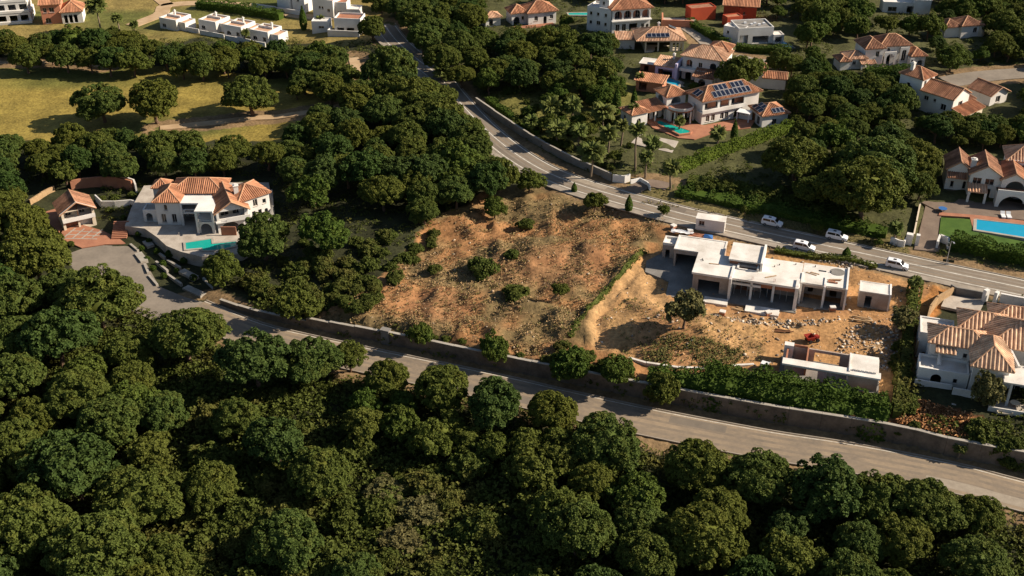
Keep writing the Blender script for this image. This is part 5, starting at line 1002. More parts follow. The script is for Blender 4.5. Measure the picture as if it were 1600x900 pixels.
def pallet(r):
    for k in range(6): MB().box(-0.6, 0.6, -0.5 + 0.18 * k, -0.38 + 0.18 * k, 0.12, 0.15).build('slat', MAT['plank'], r)
    for k in range(3): MB().box(-0.6 + 0.55 * k, -0.5 + 0.55 * k, -0.5, 0.52, 0.0, 0.118).build('bearer', MAT['plank'], r)
    for k in range(3): MB().box(-0.5, 0.5, -0.45, 0.45, 0.152 + 0.25 * k, 0.39 + 0.25 * k).build('block_layer', MAT['block' if k < 2 else 'screed'], r)
for i, (a, b, l) in enumerate(((1052, 358, 'pallet of bricks beside the site cabin'), (1078, 364, 'pallet of bricks between the cabin and the pale roof'), (1300, 488, 'pallet of blocks in front of the right hand bay'), (1200, 492, 'pallet of blocks below the middle bay'), (1128, 496, 'pallet of blocks beside the olive tree mound'))): clutter('pallet', l, 'pallet', a, b, rnd.uniform(-40, 40), pallet, 0.05, 'brick pallets on the building site')
def tarp(mat):
    def f(r):
        m = MB(); n = 7
        vs_ = [(-2.2 + 4.4 * i / n, -0.7 + 1.4 * j / n, 0.25 + 0.35 * rnd.random()) for j in range(n + 1) for i in range(n + 1)]
        m.add(vs_ + [(a, b, -0.1) for a, b, c in vs_], [(j * (n + 1) + i, j * (n + 1) + i + 1, (j + 1) * (n + 1) + i + 1, (j + 1) * (n + 1) + i) for i in range(n) for j in range(n)])
        m.build('sheet', MAT[mat], r)
    return f
clutter('tarpaulin', 'crumpled white plastic sheet behind the low roof near the cabin', 'tarpaulin', 1066, 366, -17, tarp('plastic_w'), 3.35 if False else 0.3)
clutter('tarpaulin', 'orange brown sheet beside the cabin', 'tarpaulin', 1095, 372, -17, tarp('block'), 0.2)
clutter('tarpaulin', 'blue plastic sheet tucked behind the pale roof', 'tarpaulin', 1106, 374, -17, lambda r: MB().add([(-0.9, -0.5, 0.5), (0.9, -0.6, 0.45), (0.8, 0.6, 0.7), (-0.8, 0.5, 0.75), (0, 0, 0.9), (-1, -.6, 0), (1, -.7, 0), (.9, .7, 0), (-.9, .6, 0)], [(0, 1, 4), (1, 2, 4), (2, 3, 4), (3, 0, 4), (5, 6, 1, 0), (6, 7, 2, 1), (7, 8, 3, 2), (8, 5, 0, 3)]).build('sheet', MAT['bluetarp'], r), 0.2)
def dumper(r):
    m = MB(); m.add([(-1.1, -.6, .7), (.1, -.6, .6), (.1, .6, .6), (-1.1, .6, .7), (-1.5, -.85, 1.5), (.3, -.85, 1.45), (.3, .85, 1.45), (-1.5, .85, 1.5), (-1.35, -.72, 1.49), (.2, -.72, 1.44), (.2, .72, 1.44), (-1.35, .72, 1.49), (-1.0, -.5, .85), (.05, -.5, .8), (.05, .5, .8), (-1.0, .5, .85)], [(3, 2, 1, 0), (0, 1, 5, 4), (1, 2, 6, 5), (2, 3, 7, 6), (3, 0, 4, 7), (4, 5, 9, 8), (5, 6, 10, 9), (6, 7, 11, 10), (7, 4, 8, 11), (8, 9, 13, 12), (9, 10, 14, 13), (10, 11, 15, 14), (11, 8, 12, 15), (12, 13, 14, 15)]); m.build('skip', MAT['rust'], r)
    MB().box(-0.9, 1.5, -.35, .35, .42, .62).build('chassis', MAT['rust'], r); MB().box(.75, 1.5, -.45, .45, .62, 1.15).build('engine_cover', MAT['rust'], r); MB().box(.4, .75, -.3, .3, .62, .95).build('seat', MAT['tyre'], r)
    for x in (-.7, 1.0):
        for s in (-1, 1): MB().tube((x, s * .5, .4), (x, s * .82, .4), .4, n=12).build('wheel', MAT['tyre'], r)
    m = MB(); m.tube((1.3, -.5, 1.1), (1.3, -.5, 2.1), .04); m.tube((1.3, .5, 1.1), (1.3, .5, 2.1), .04); m.tube((1.3, -.5, 2.1), (1.3, .5, 2.1), .04); m.build('roll_bar', MAT['rust'], r)
clutter('dumper', 'small red site machine standing behind the annex', 'machine', 1268, 532, 20, dumper).scale = (0.85, 0.85, 0.85)
def tank(r):
    MB().box(-.6, .6, -.5, .5, .16, 1.16).build('tank', MAT['plastic_w'], r)
    for k in range(4): MB().box(-.64, .64, -.54, .54, .3 + .25 * k, .34 + .25 * k).build('cage_bar', MAT['alu'], r)
    MB().box(-.62, .62, -.52, .52, 0, .15).build('pallet_base', MAT['plank'], r)
clutter('water_tank', 'caged white water tank beside the annex', 'tank', 1194, 577, -30, tank)
def table(r):
    MB().tube((0, 0, .72), (0, 0, .78), .85, n=16).build('table_top', MAT['bluetarp'], r)
    for k in range(4): MB().tube((.5 * math.cos(k * 1.57), .5 * math.sin(k * 1.57), 0), (.4 * math.cos(k * 1.57), .4 * math.sin(k * 1.57), .72), .05).build('leg', MAT['wood'], r)
clutter('garden_table', 'round blue topped garden table on the driveway corner', 'table', 1472, 331, 0, table, 0.1)
def lounger(r):
    for s in (-.55, .55):
        MB().box(-1.0, .5, s - .42, s + .42, .28, .42).build('mattress', MAT['plastic_w'], r); MB().add([(.5, s - .42, .28), (1.0, s - .42, .75), (1.0, s + .42, .75), (.5, s + .42, .28), (.5, s - .42, .42), (.95, s - .42, .87), (.95, s + .42, .87), (.5, s + .42, .42)], [(3, 2, 1, 0), (4, 5, 6, 7), (0, 1, 5, 4), (1, 2, 6, 5), (2, 3, 7, 6)]).build('backrest', MAT['plastic_w'], r)
        for x in (-.9, .4): MB().box(x - .04, x + .04, s - .38, s + .38, 0, .28).build('leg', MAT['plastic_w'], r)
clutter('sun_bed', 'white double sun bed on the shaded patio by the long pool', 'sun bed', 1571, 340, 80, lounger, 0.25)
def sofa(r):
    MB().box(-1.0, 1.0, -.4, .4, .12, .42).build('seat', MAT['cream'], r); MB().box(-1.0, 1.0, .3, .48, .424, .85).build('backrest', MAT['cream'], r)
    for x in (-1.12, 1.0): MB().box(x, x + .14, -.4, .48, 0, .62).build('armrest', MAT['cream'], r)
clutter('garden_sofa', 'cream garden sofa on the terrace of the striped roof villa', 'sofa', 1568, 648, -10, sofa, 0.15)
def rtable(r):
    MB().tube((0, 0, .7), (0, 0, .76), .7, n=16).build('table_top', MAT['cream'], r); MB().tube((0, 0, 0), (0, 0, .7), .1, n=8).build('pedestal', MAT['wood'], r)
clutter('terrace_table', 'round cream table on the terrace of the striped roof villa', 'table', 1584, 636, 0, rtable, 0.15)
def carport(r):
    MB().box(-1.6, 1.6, -1.2, 1.2, 2.3, 2.45).build('roof', MAT['plastic_w'], r)
    for x in (-1.4, 1.4):
        for y in (-1.0, 1.0): MB().box(x - .12, x + .12, y - .12, y + .12, 0, 2.3).build('post', MAT['plastic_w'], r)
    MB().box(-1.6, 1.6, 0.95, 1.1, 0, 1.0).build('side_panel', MAT['plastic_w'], r)
clutter('car_shelter', 'white open shelter in the courtyard of the solar panel villa', 'shelter', 1162, 188, -30, carport, 0.2)
def lamp_post(r):
    m = MB(); m.tube((0, 0, 0), (0, 0, 5.2), .07, .05); m.tube((0, 0, 5.2), (0, -1.0, 5.5), .04); m.build('post', MAT['alu'], r); MB().box(-.12, .12, -1.45, -.95, 5.42, 5.55).build('lamp_head', MAT['alu'], r)
clutter('street_lamp', 'thin grey street lamp at the kerb opposite the driveway', 'street lamp', 1478, 414, 0, lamp_post); 
def sign(r): MB().tube((0, 0, 0), (0, 0, 1.0), .05).build('post', MAT['alu'], r); MB().box(-1.0, 1.0, -.04, .04, .45, 1.0).build('board', MAT['dark'], r)
clutter('low_sign', 'low dark board at the kerb near the street lamp', 'sign', 1481, 412, -17, sign)
# ---------------------------------------------------------------- foliage
def unit(v): return v / np.maximum(np.linalg.norm(v, axis=1, keepdims=True), 1e-9)
def tufts(P, Nn, size, k=4, lift=0.55, wide=0.30, rs=nrs):
    """leaf rosettes: k kite-shaped blades round each point P, opening along Nn"""
    n = len(P); Nn = unit(Nn + rs.normal(0, 0.28, (n, 3)))
    ref = np.where(np.abs(Nn[:, 2:3]) < 0.9, np.array([[0, 0, 1.0]]), np.array([[1.0, 0, 0]]))
    T = unit(np.cross(Nn, ref)); B = np.cross(Nn, T); V = np.zeros((n, k, 4, 3)); ph = rs.uniform(0, 6.28, n); size = np.broadcast_to(np.asarray(size, float), (n,))
    for j in range(k):
        a = ph + 2 * math.pi * j / k + rs.normal(0, 0.25, n); d = T * np.cos(a)[:, None] + B * np.sin(a)[:, None]; s_ = np.cross(Nn, d)
        L_ = (size * rs.uniform(0.75, 1.25, n))[:, None]; lf = lift * rs.uniform(0.6, 1.4, (n, 1))
        V[:, j, 0] = P - Nn * L_ * 0.12; mid = P + d * L_ * 0.36 + Nn * L_ * lf * 0.65
        V[:, j, 1] = mid - s_ * L_ * wide; V[:, j, 2] = P + d * L_ * 0.80 + Nn * L_ * lf * 0.45; V[:, j, 3] = mid + s_ * L_ * wide
    return V.reshape(-1, 3), np.arange(n * k * 4).reshape(-1, 4)
def join(parts):
    V, F, k = [], [], 0
    for v, f in parts: V.append(v); F.append(f + k); k += len(v)
    return np.concatenate(V), np.concatenate(F)
def hull(rx, rz, lump, rs, nu=14, nv=8, low=-0.9):
    u = np.linspace(0, 2 * math.pi, nu, endpoint=False); v = np.linspace(-1, 1, nv); V = []
    for t in v:
        el = math.asin(max(-1, min(1, t))) ; 
        for a in u: r = 1 + lump * rs.uniform(-1, 1); V.append((rx * r * math.cos(el) * math.cos(a), rx * r * math.cos(el) * math.sin(a), rz * r * max(math.sin(el), low)))
    F = [(j * nu + i, j * nu + (i + 1) % nu, (j + 1) * nu + (i + 1) % nu, (j + 1) * nu + i) for j in range(nv - 1) for i in range(nu)]
    return np.array(V), np.array(F)
def crown(seed, lobes, per, lobe_r, size, flat_=0.66, low=-0.35, lump=0.14, k=4, mat='pine', shell=0.10, raw=False):
    """crown one unit wide: clumps of rosettes over an uneven dome"""
    rs = np.random.RandomState(seed); z = rs.uniform(low, 1, lobes); a = rs.uniform(0, 6.28, lobes); c = np.sqrt(np.maximum(0, 1 - z * z))
    D = np.stack([c * np.cos(a), c * np.sin(a), z], 1); kk = rs.normal(0, 1, (5, 3)) * 2.2; pp = rs.uniform(0, 6.28, 5)
    bump = 1 + lump * sum(np.sin(D @ kk[i] + pp[i]) for i in range(5)) / 2.2
    rad = (0.5 - lobe_r * 0.6) * bump * rs.uniform(1 - 2 * shell, 1.0 + 0.3 * shell, lobes)
    C = D * rad[:, None] * np.array([1, 1, flat_]); C[:, 2] = np.where(D[:, 2] < 0, C[:, 2] * 0.55, C[:, 2])
    out = unit(D * np.array([1, 1, 1 / flat_]) + np.array([0, 0, 0.35])); n = lobes * per
    d = unit(rs.normal(0, 1, (n, 3)) + np.repeat(out, per, 0) * 0.9); lr = np.repeat(lobe_r * rs.uniform(0.7, 1.3, lobes), per)
    P = np.repeat(C, per, 0) + d * lr[:, None] * np.array([1, 1, 0.8]); sz = size * rs.uniform(0.75, 1.3, n)
    m = join([tufts(P, d + np.array([0, 0, 0.25]), sz, k, rs=rs), hull(0.27, 0.27 * flat_, 0.10, rs, low=-0.5)])
    return m if raw else np_mesh('crown', m[0], m[1], MAT[mat])
def multi(seed, subs, tot, per, lobe_r, size, mat, flat_, low, lump, shell, spread=0.24):
    """several uneven domes grown together"""
    rs = np.random.RandomState(seed); parts = []
    spec = [(0, 0, rs.uniform(0.0, 0.05), rs.uniform(0.66, 0.78) if mat != 'pine' else rs.uniform(0.80, 0.90))]
    a0 = rs.uniform(0, 6.28)
    for i in range(subs):
        a = a0 + 6.28 * i / subs + rs.uniform(-0.4, 0.4); d = spread * rs.uniform(0.8, 1.2); spec.append((d * math.cos(a), d * math.sin(a), rs.uniform(-0.12, 0.06), rs.uniform(0.42, 0.62)))
    area = sum(q[3] ** 2 for q in spec)
    for k, (ox, oy, oz, sc) in enumerate(spec):
        n = max(20, int(tot * sc ** 2 / area))
        me = crown(seed * 17 + k, n, per, lobe_r / sc, size / sc, flat_, low, lump, 4, mat, shell, raw=True)
        parts.append((me[0] * sc + np.array([ox, oy, oz]), me[1]))
    v, f = join(parts); return np_mesh('crown', v, f, MAT[mat])
PINE = [multi(100 + i, 2 + i % 3, 300, 26, 0.046, 0.029, 'pine', 0.72 + 0.04 * (i % 4), -0.35, 0.08, 0.08, 0.20 + 0.03 * (i % 3)) for i in range(7)]
BROAD = [multi(200 + i, 3 + i % 3, 200, 20, 0.058, 0.040, 'broad', 0.85, -0.6, 0.16, 0.18, 0.2 + 0.02 * (i % 3)) for i in range(6)]
DARK = [multi(250 + i, 2 + i % 3, 220, 22, 0.050, 0.034, 'evergreen', 0.92, -0.6, 0.12, 0.12, 0.18) for i in range(5)]
SHRUB = [multi(300 + i, 3 + i % 2, 90, 15, 0.085, 0.070, 'scrub', 0.8, -0.2, 0.22, 0.22, 0.24) for i in range(6)]
BALL = [crown(400, 110, 10, 0.05, 0.08, flat_=1.0, low=-0.85, lump=0.02, shell=0.04, mat='hedge')]
OLIVE = [crown(500 + i, 70, 14, 0.08, 0.075, flat_=0.75, low=-0.5, lump=0.24, shell=0.25, mat='olive') for i in range(2)]
def cypress_mesh():
    rs = np.random.RandomState(5); n = 900; t = rs.uniform(0, 1, n); a = rs.uniform(0, 6.28, n); r = 0.5 * np.sin(np.clip(t * 1.0 + 0.08, 0, 1) * math.pi) ** 0.7 * (1 - 0.35 * t)
    P = np.stack([r * np.cos(a), r * np.sin(a), t * 1.0], 1); N_ = np.stack([np.cos(a), np.sin(a), np.full(n, 0.7)], 1)
    v, f = tufts(P * np.array([1, 1, 3.2]), N_, 0.16, 4, rs=rs); return np_mesh('crown', v, f, MAT['hedge'])
CYP = [cypress_mesh()]
def palm_mesh(seed, nf=58):
    rs = random.Random(seed); m = MB()
    for i in range(nf):
        a = i * 2.39996 + rs.uniform(-.15, .15); el = rs.uniform(-0.35, 1.25) if i % 3 else rs.uniform(0.2, 1.3); L_ = rs.uniform(0.85, 1.1); d = Vector((math.cos(a), math.sin(a), 0)); s_ = Vector((-d.y, d.x, 0)); p = Vector((0, 0, 0)); n = 6; prev = None
        for k in range(n + 1):
            t = k / n; e = el - 1.9 * t * t * (0.6 + 0.4 * rs.random()); w_ = 0.16 * math.sin(math.pi * min(1, 0.12 + t * 0.88)) + 0.01
            l, r_ = p + s_ * w_ + Vector((0, 0, -w_ * 0.7)), p - s_ * w_ + Vector((0, 0, -w_ * 0.7))
            if prev is not None:
                pl, pm, pr = prev; ge = 0.35
                m.add([pm, p, l, pl.lerp(l, ge)], [(0, 1, 2, 3)]); m.add([pm, pr.lerp(r_, ge), r_, p], [(0, 1, 2, 3)])
            prev = (l, p.copy(), r_); p = p + (d * math.cos(e) + Vector((0, 0, math.sin(e)))) * (L_ / n) * 0.5
    return m.mesh('crown', MAT['frond'])
PALM = [palm_mesh(i) for i in range(4)]
def trunk_mesh(seed, limbs=5, lean=0.06, r=0.05):
    rs = random.Random(seed); m = MB(); p = Vector((0, 0, -0.15)); n = 4; path = []
    for k in range(n + 1): path.append(p.copy()); p = p + Vector((rs.uniform(-lean, lean), rs.uniform(-lean, lean), 1.0 / n))
    for k in range(n): m.tube(path[k], path[k + 1], r * (1.25 - 0.6 * k / n), r * (1.25 - 0.6 * (k + 1) / n), 7)
    for k in range(limbs):
        a = k * 2.4 + rs.random(); b = path[2].lerp(path[3], rs.random()); e = Vector((math.cos(a) * 0.55, math.sin(a) * 0.55, rs.uniform(0.9, 1.15))); q = b.lerp(e, 0.5) + Vector((0, 0, -0.05)); m.tube(b, q, r * 0.5, r * 0.36, 5); m.tube(q, e, r * 0.36, r * 0.16, 5)
    return m.mesh('trunk', MAT['bark'])
TRUNK = [trunk_mesh(i) for i in range(4)]; PTRUNK = trunk_mesh(9, 0, 0.02, 0.04); PTRUNK.materials[0] = MAT['palmbark']

PLANTS = []          # (root, kind, px, py, width px)
KIND = {'dark': (DARK, 'evergreen_tree', 'tree'), 'pine': (PINE, 'umbrella_pine', 'pine tree'), 'broad': (BROAD, 'broadleaf_tree', 'tree'), 'shrub': (SHRUB, 'shrub', 'shrub'), 'ball': (BALL, 'clipped_ball_bush', 'bush'), 'olive': (OLIVE, 'olive_tree', 'olive tree'), 'cyp': (CYP, 'cypress', 'cypress'), 'palm': (PALM, 'palm_tree', 'palm tree')}
def plant(kind, px, py, w_, label=None, hc=None, group=None, vz=None):
    """kind, pixel of the crown's middle, crown width in photo pixels"""
    W = w_ / 8.0; z = 3.0
    for _ in range(8):
        H_ = hc if hc is not None else {'pine': 0.37 * W + 0.7, 'broad': 0.45 * W + 0.5, 'dark': 0.46 * W + 0.6, 'shrub': 0.22 * W, 'ball': 0.42 * W, 'olive': 0.45 * W + 0.6, 'cyp': 0.0, 'palm': 4.5}[kind]
        x, y = at_z(px, py, z + H_); z = 0.5 * z + 0.5 * zland(x, y); W = w_ / scale_at((x, y, z + H_))
    x, y = at_z(px, py, z + H_); z = zland(x, y)
    meshes, nm, cat = KIND[kind]; root = tag(empty(nm, (x, y, z), rnd.uniform(0, 6.28)), label, cat, group)
    c = link('crown', meshes[rnd.randrange(len(meshes))], root); fz = vz or rnd.uniform(0.92, 1.1); g_ = 1.06 if kind == 'pine' else 1.12 if kind in ('broad', 'dark', 'shrub') else 1.0; c.scale = (g_ * W * rnd.uniform(0.95, 1.05), g_ * W * rnd.uniform(0.95, 1.05), g_ * W * fz); c.location = (0, 0, H_)
    if kind in ('pine', 'broad', 'dark', 'olive', 'ball'):
        t = link('trunk', TRUNK[rnd.randrange(4)], root); t.scale = (W * 0.62, W * 0.62, max(0.4, H_)); 
    elif kind == 'palm': t = link('trunk', PTRUNK, root); t.scale = (6, 6, H_)
    PLANTS.append((root, kind, px, py, w_, x, y, W, label)); return root

KEEP = [(45, 288, 160, 385), (232, 276, 428, 398), (1040, 336, 1140, 372), (1030, 356, 1400, 500), (1205, 528, 1392, 620), (1432, 440, 1600, 660), (1476, 230, 1600, 400), (1418, 316, 1480, 395), (978, 120, 1222, 222), (1030, 62, 1195, 132), (985, 36, 1078, 88), (918, 0, 1022, 48), (1030, 2, 1178, 48), (1128, 33, 1244, 78), (1300, 56, 1446, 110), (1434, 104, 1592, 178), (762, 4, 870, 40), (990, 90, 1036, 112), (0, 0, 128, 42), (248, 20, 455, 62), (440, 0, 566, 62), (1366, 0, 1456, 22), (1482, 36, 1536, 62), (1515, 108, 1566, 130)]
def clear(px, py, w_, f=0.46):
    rx, ry = w_ * f, w_ * f * 0.75
    return not any(px + rx > a and px - rx < c and py + ry > b and py - ry < d for a, b, c, d in KEEP)
def fill(kind, poly, n, w0, w1, gap=0.78, margin=0.36, tries=6000, road=2.0):
    xs = [q[0] for q in poly]; ys = [q[1] for q in poly]; got = 0
    for _ in range(tries):
        if got >= n: break
        a, b = rnd.uniform(min(xs), max(xs)), rnd.uniform(min(ys), max(ys)); s_ = (b + 590) / (386 + 590.0); w_ = 8.0 * rnd.uniform(w0, w1) * s_
        pts = [(a, b), (a - w_ * margin, b), (a + w_ * margin, b), (a, b - w_ * margin * 0.8), (a, b + w_ * margin * 0.5)]
        if not inside(np.array([p[0] for p in pts]), np.array([p[1] for p in pts]), poly).all() or not clear(a, b, w_): continue
        x, y, z = G(a, b, 3.0)
        W = w_ / scale_at((x, y, z))
        if any(k[1] not in ('shrub',) and math.hypot(k[5] - x, k[6] - y) < gap * (k[7] + W) / 2 for k in PLANTS): continue
        if road and not free_of_road(x, y, road): continue
        plant((kind if rnd.random() < 0.66 else ('dark' if rnd.random() < 0.6 else 'broad')) if kind == 'pine' else kind, a, b, w_ * (1.0 if kind != 'pine' else rnd.uniform(0.82, 1.08))); got += 1
    return got
# --- trees one can name
plant('pine', 157, 160, 80, 'rounded pine standing on the fairway, first of the pair'); plant('pine', 241, 159, 86, 'rounded pine standing on the fairway, second of the pair'); plant('pine', 388, 148, 84, 'lone rounded pine at the cart path on the fairway')
plant('pine', 463, 141, 32, 'small young pine in shade near the cart path'); plant('pine', 40, 92, 54, 'pine with visible trunk at the corner of the fairway'); plant('pine', 78, 84, 40, 'slimmer pine beside the corner pine of the fairway')
plant('broad', 930, 314, 38, 'lone round tree at the roadside on the bare plot'); plant('broad', 826, 280, 44, 'dense tree where the wood meets the upper road'); plant('broad', 773, 322, 38, 'small bright green tree at the upper edge of the bare plot')
plant('shrub', 800, 398, 24, 'small round bush in the middle of the bare plot'); plant('shrub', 752, 419, 46, 'widest dark bush on the bare plot'); plant('shrub', 678, 422, 22, 'small bright bush near the wooded side of the plot'); plant('broad', 875, 452, 28, 'small dark tree near the plot boundary strip'); plant('shrub', 805, 460, 40, 'low olive scrub patch on the bare plot'); plant('shrub', 822, 352, 26, 'grey green bush on the upper slope of the plot')
plant('cyp', 897, 301, 9, 'tiny trimmed street tree beside the bend of the road', vz=0.6); plant('cyp', 982, 331, 12, 'narrow two lobed street tree by the road hatching', vz=0.75); plant('broad', 1037, 327, 20, 'small dark street tree between hatching and site cabin'); plant('cyp', 1322, 402, 13, 'small dark diamond shaped street tree below the vans', vz=0.42); plant('broad', 1278, 355, 18, 'small brown street tree between the two verge vans'); plant('broad', 1373, 378, 14, 'small brown street tree beside the flared gate wall'); plant('broad', 1164, 327, 12, 'stubby brown street tree on the grassy verge')
plant('broad', 657, 520, 40, 'tree leaning over the retaining wall beside the pilaster', hc=2.9, vz=1.35); plant('broad', 771, 546, 46, 'tree in front of the retaining wall, second from the pilaster', hc=3.2, vz=1.35); plant('broad', 893, 566, 62, 'bushy tree on the retaining wall below the boundary strip', hc=3.4, vz=1.15); plant('broad', 962, 570, 58, 'bushy tree on the retaining wall at the start of the hedge', hc=3.2, vz=1.15); plant('broad', 1036, 606, 54, 'tree growing through the hedge down to the lower road kerb', hc=3.3, vz=1.3); plant('broad', 461, 476, 66, 'dense tree at the low end of the retaining wall', hc=3.4, vz=1.1)
plant('olive', 1072, 484, 64, 'dry olive brown tree on the earth mound beside the unfinished house'); plant('olive', 1543, 610, 52, 'tall dry olive tree before the striped roof villa', vz=1.6); plant('shrub', 1528, 672, 44, 'leafy shrub at the foot of the tall dry olive tree')
plant('pine', 412, 372, 92, 'round pine hiding the corner of the orange roofed villa'); plant('broad', 505, 361, 78, 'light green tree in the clearing beside the round villa pine'); plant('broad', 345, 416, 64, 'dark tree below the stepped teal pool'); plant('olive', 1410, 498, 40, 'dusty shrubby tree at the corner of the rubble'); plant('broad', 1432, 440, 22, 'small palm like shrub where the site meets the upper road')
for i, (a, b, w_, where) in enumerate(((216, 366, 9, 'highest, nearest the steps'), (233, 376, 9, 'under the curved terrace edge'), (221, 388, 9, 'second along the turning head'), (245, 393, 10, 'in the middle of the slope'), (265, 397, 13, 'largest, under the terrace'), (230, 404, 9, 'third along the turning head'), (254, 412, 11, 'beside the long planter edge'), (287, 408, 12, 'below the teal pool end'), (239, 419, 10, 'fourth along the turning head'), (276, 423, 9, 'above the last kerb slabs'), (256, 431, 10, 'lowest of the slope, nearest the road'), (302, 434, 11, 'nearest the dark tree below the pool'))): plant('ball', a, b, w_, 'clipped ball bush in the villa slope, ' + where, group='clipped balls below the villa terrace')
for i, (a, b, w_, l) in enumerate(((193, 340, 9, 'clipped bush at the top of the steps'), (204, 343, 9, 'clipped bush beside the villa annex'), (214, 346, 9, 'clipped bush at the terrace corner'), (160, 310, 12, 'bush in the brown terraced bed behind the small house'), (180, 308, 12, 'yellow green bush in the brown bed, middle'), (205, 305, 13, 'bush in the brown bed nearest the villa'), (170, 328, 12, 'bush inside the curving white wall'), (110, 381, 12, 'round bush at the forecourt corner by the wood'))): plant('ball' if i < 3 else 'shrub', a, b, w_, l)
PALMS = [(862, 168, 44, 'broad palm in the garden nearest the bend of the road', 3.5), (943, 174, 46, 'full palm beside the tall cypress', 4.5), (871, 203, 44, 'palm over the garden wall at the road bend', 4), (951, 208, 38, 'palm in the middle of the garden clump', 6), (925, 238, 52, 'largest drooping palm above the garden wall', 6), (996, 203, 36, 'tall palm with a bare pale trunk', 9.5), (1020, 224, 34, 'palm below the pale paved yard', 5), (972, 196, 26, 'slender palm behind the tall bare trunk palm', 5), (905, 205, 34, 'dark palm inside the garden clump', 4), (1062, 195 - 6, 22, 'short palm on the terrace of the solar panel villa', 2.5), (1010, 245, 30, 'palm beside the entrance apron', 5), (1050, 262, 34, 'palm at the start of the bright hedge', 5), (1122, 208, 34, 'palm below the solar panel villa patio', 3.5), (895, 165, 36, 'palm beside the garden lawn', 4), (830, 190, 30, 'low palm near the garden corner', 3), (690, 112, 34, 'fan palm at the lane by the upper bend', 2.5), (990, 168, 22, 'small palm beside the white wing', 4), (183, 28, 22, 'palm standing on the golf course beyond the pines', 4), (209, 38, 18, 'squat palm on the golf course near the sandy track', 2.5), (500, 30, 18, 'small palm in front of the town houses', 3), (383, 52, 18, 'palm between two cubic houses', 3), (150, 8, 40, 'large dry palm at the top edge of the golf course', 8), (1430, 440, 26, 'ragged palm at the street corner of the site', 2.5), (1500, 700, 26, 'pale palm sprouting on the retaining wall', 2.0), (1000, 60 + 60, 20, 'palm tuft beside the garden hut', 3), (1400, 333 + 24, 30, 'feathery palm behind the gate wall', 3)]
for a, b, w_, l, hc in PALMS: plant('palm', a, b, w_, l, hc=hc)
for a, b, w_, l in ((963, 178, 13, 'tall dark cypress beside the garden palms'), (990, 172, 11, 'second slim cypress near the white wing'), (475, 47, 11, 'slim cypress between the white houses'), (1146, 222, 11, 'dark cypress in the yard below the shelter')): plant('cyp', a, b, w_, l)
# --- woods: edges first, then the interior
EDGE = [(150, 470, 140), (55, 400, 110), (291, 522, 116), (396, 562, 122), (487, 568, 100), (545, 560, 60), (606, 596, 84), (690, 612, 96), (772, 634, 100), (862, 646, 90), (945, 692, 112), (1092, 728, 112), (1188, 748, 112), (1292, 762, 130), (1372, 778, 104), (1448, 792, 108), (1530, 806, 80), (1525, 882, 104), (90, 525, 120), (20, 470, 100), (30, 350, 90), (118, 618, 110), (20, 590, 100), (110, 730, 140), (210, 780, 130), (40, 820, 140), (150, 860, 150), (370, 655, 80), (430, 690, 104), (170, 660, 110)]
for i, (a, b, w_) in enumerate(EDGE): plant('dark' if i % 5 == 3 else 'pine', a, b - (3 if 480 < a < 900 else -1), w_)
F1 = [(-90, 440), (60, 420), (130, 440), (215, 500), (260, 560), (340, 600), (480, 600), (600, 625), (760, 660), (900, 700), (1000, 730), (1100, 770), (1300, 800), (1500, 840), (1600, 900), (1680, 985), (-90, 985)]
SCRUB = [(260, 590), (470, 620), (700, 690), (880, 760), (860, 985), (280, 985)]
fill('pine', [(-90, 440), (60, 420), (130, 440), (215, 500), (240, 590), (260, 760), (300, 985), (-90, 985)], 30, 7.5, 12, 0.72, 0.2)
for a, b, w_ in ((500, 745, 100), (445, 845, 110), (560, 900, 90), (250, 645, 84), (330, 760, 90), (900, 830, 120), (1010, 870, 110)): plant('pine', a, b, w_)
fill('pine', [(860, 700), (1000, 730), (1100, 770), (1300, 800), (1500, 840), (1600, 900), (1640, 985), (860, 985)], 34, 7, 11, 0.7, 0.2)
fill('broad', [(540, 600), (760, 650), (900, 690), (900, 760), (700, 700), (520, 660)], 12, 5, 8, 0.7, 0.15)
fill('shrub', SCRUB, 36, 3, 6, 0.6, 0.1, road=1); fill('shrub', [(260, 590), (470, 620), (470, 985), (280, 985)], 26, 3, 6, 0.6, 0.1, road=1)
for a, b, w_, l in ((600, 770, 60, 'dry brown thicket in the middle of the low scrub'), (655, 800, 66, 'dry brown thicket in the low scrub, toward the unfinished house'), (625, 845, 64, 'dry brown thicket in the low scrub, nearest the bottom edge')): plant('olive', a, b, w_, l, hc=1.2, vz=0.6)
F2a = [(-60, 206), (100, 202), (250, 203), (380, 214), (430, 226), (480, 200), (470, 330), (420, 310), (430, 270), (330, 268), (230, 268), (130, 282), (60, 300), (30, 350), (-60, 420)]
fill('pine', F2a, 60, 7.5, 11.5, 0.62, 0.36)
F2b = [(440, 200), (510, 165), (560, 135), (620, 125), (690, 135), (735, 190), (775, 245), (815, 262), (770, 292), (700, 335), (655, 345), (615, 318), (560, 312), (500, 312), (430, 285)]
fill('pine', F2b, 60, 8, 12, 0.66, 0.26)
F3 = [(-60, 42), (60, 55), (130, 46), (250, 58), (350, 58), (480, 55), (560, 75), (570, 120), (545, 158), (480, 146), (430, 108), (370, 116), (200, 108), (100, 104), (60, 80), (-60, 92)]
plant('pine', 610, 112, 94, 'big dome shaped pine beside the bend of the upper road'); plant('pine', 581, 45, 50, 'dark rounded pine next to the low white terrace house')
fill('pine', F3, 55, 7.5, 11, 0.66, 0.3)
for a, b, w_ in ((668, 172, 76), (706, 192, 56), (640, 150, 84), (690, 150, 50), (662, 60, 62), (690, 92, 60), (655, 30, 64), (718, 70, 62), (720, 118, 46), (735, 30, 60)): plant('pine', a, b, w_)
F4 = [(560, -20), (720, -20), (760, 40), (900, 48), (990, 62), (985, 95), (960, 125), (900, 140), (830, 135), (750, 120), (700, 108), (655, 100), (640, 80), (600, 60)]
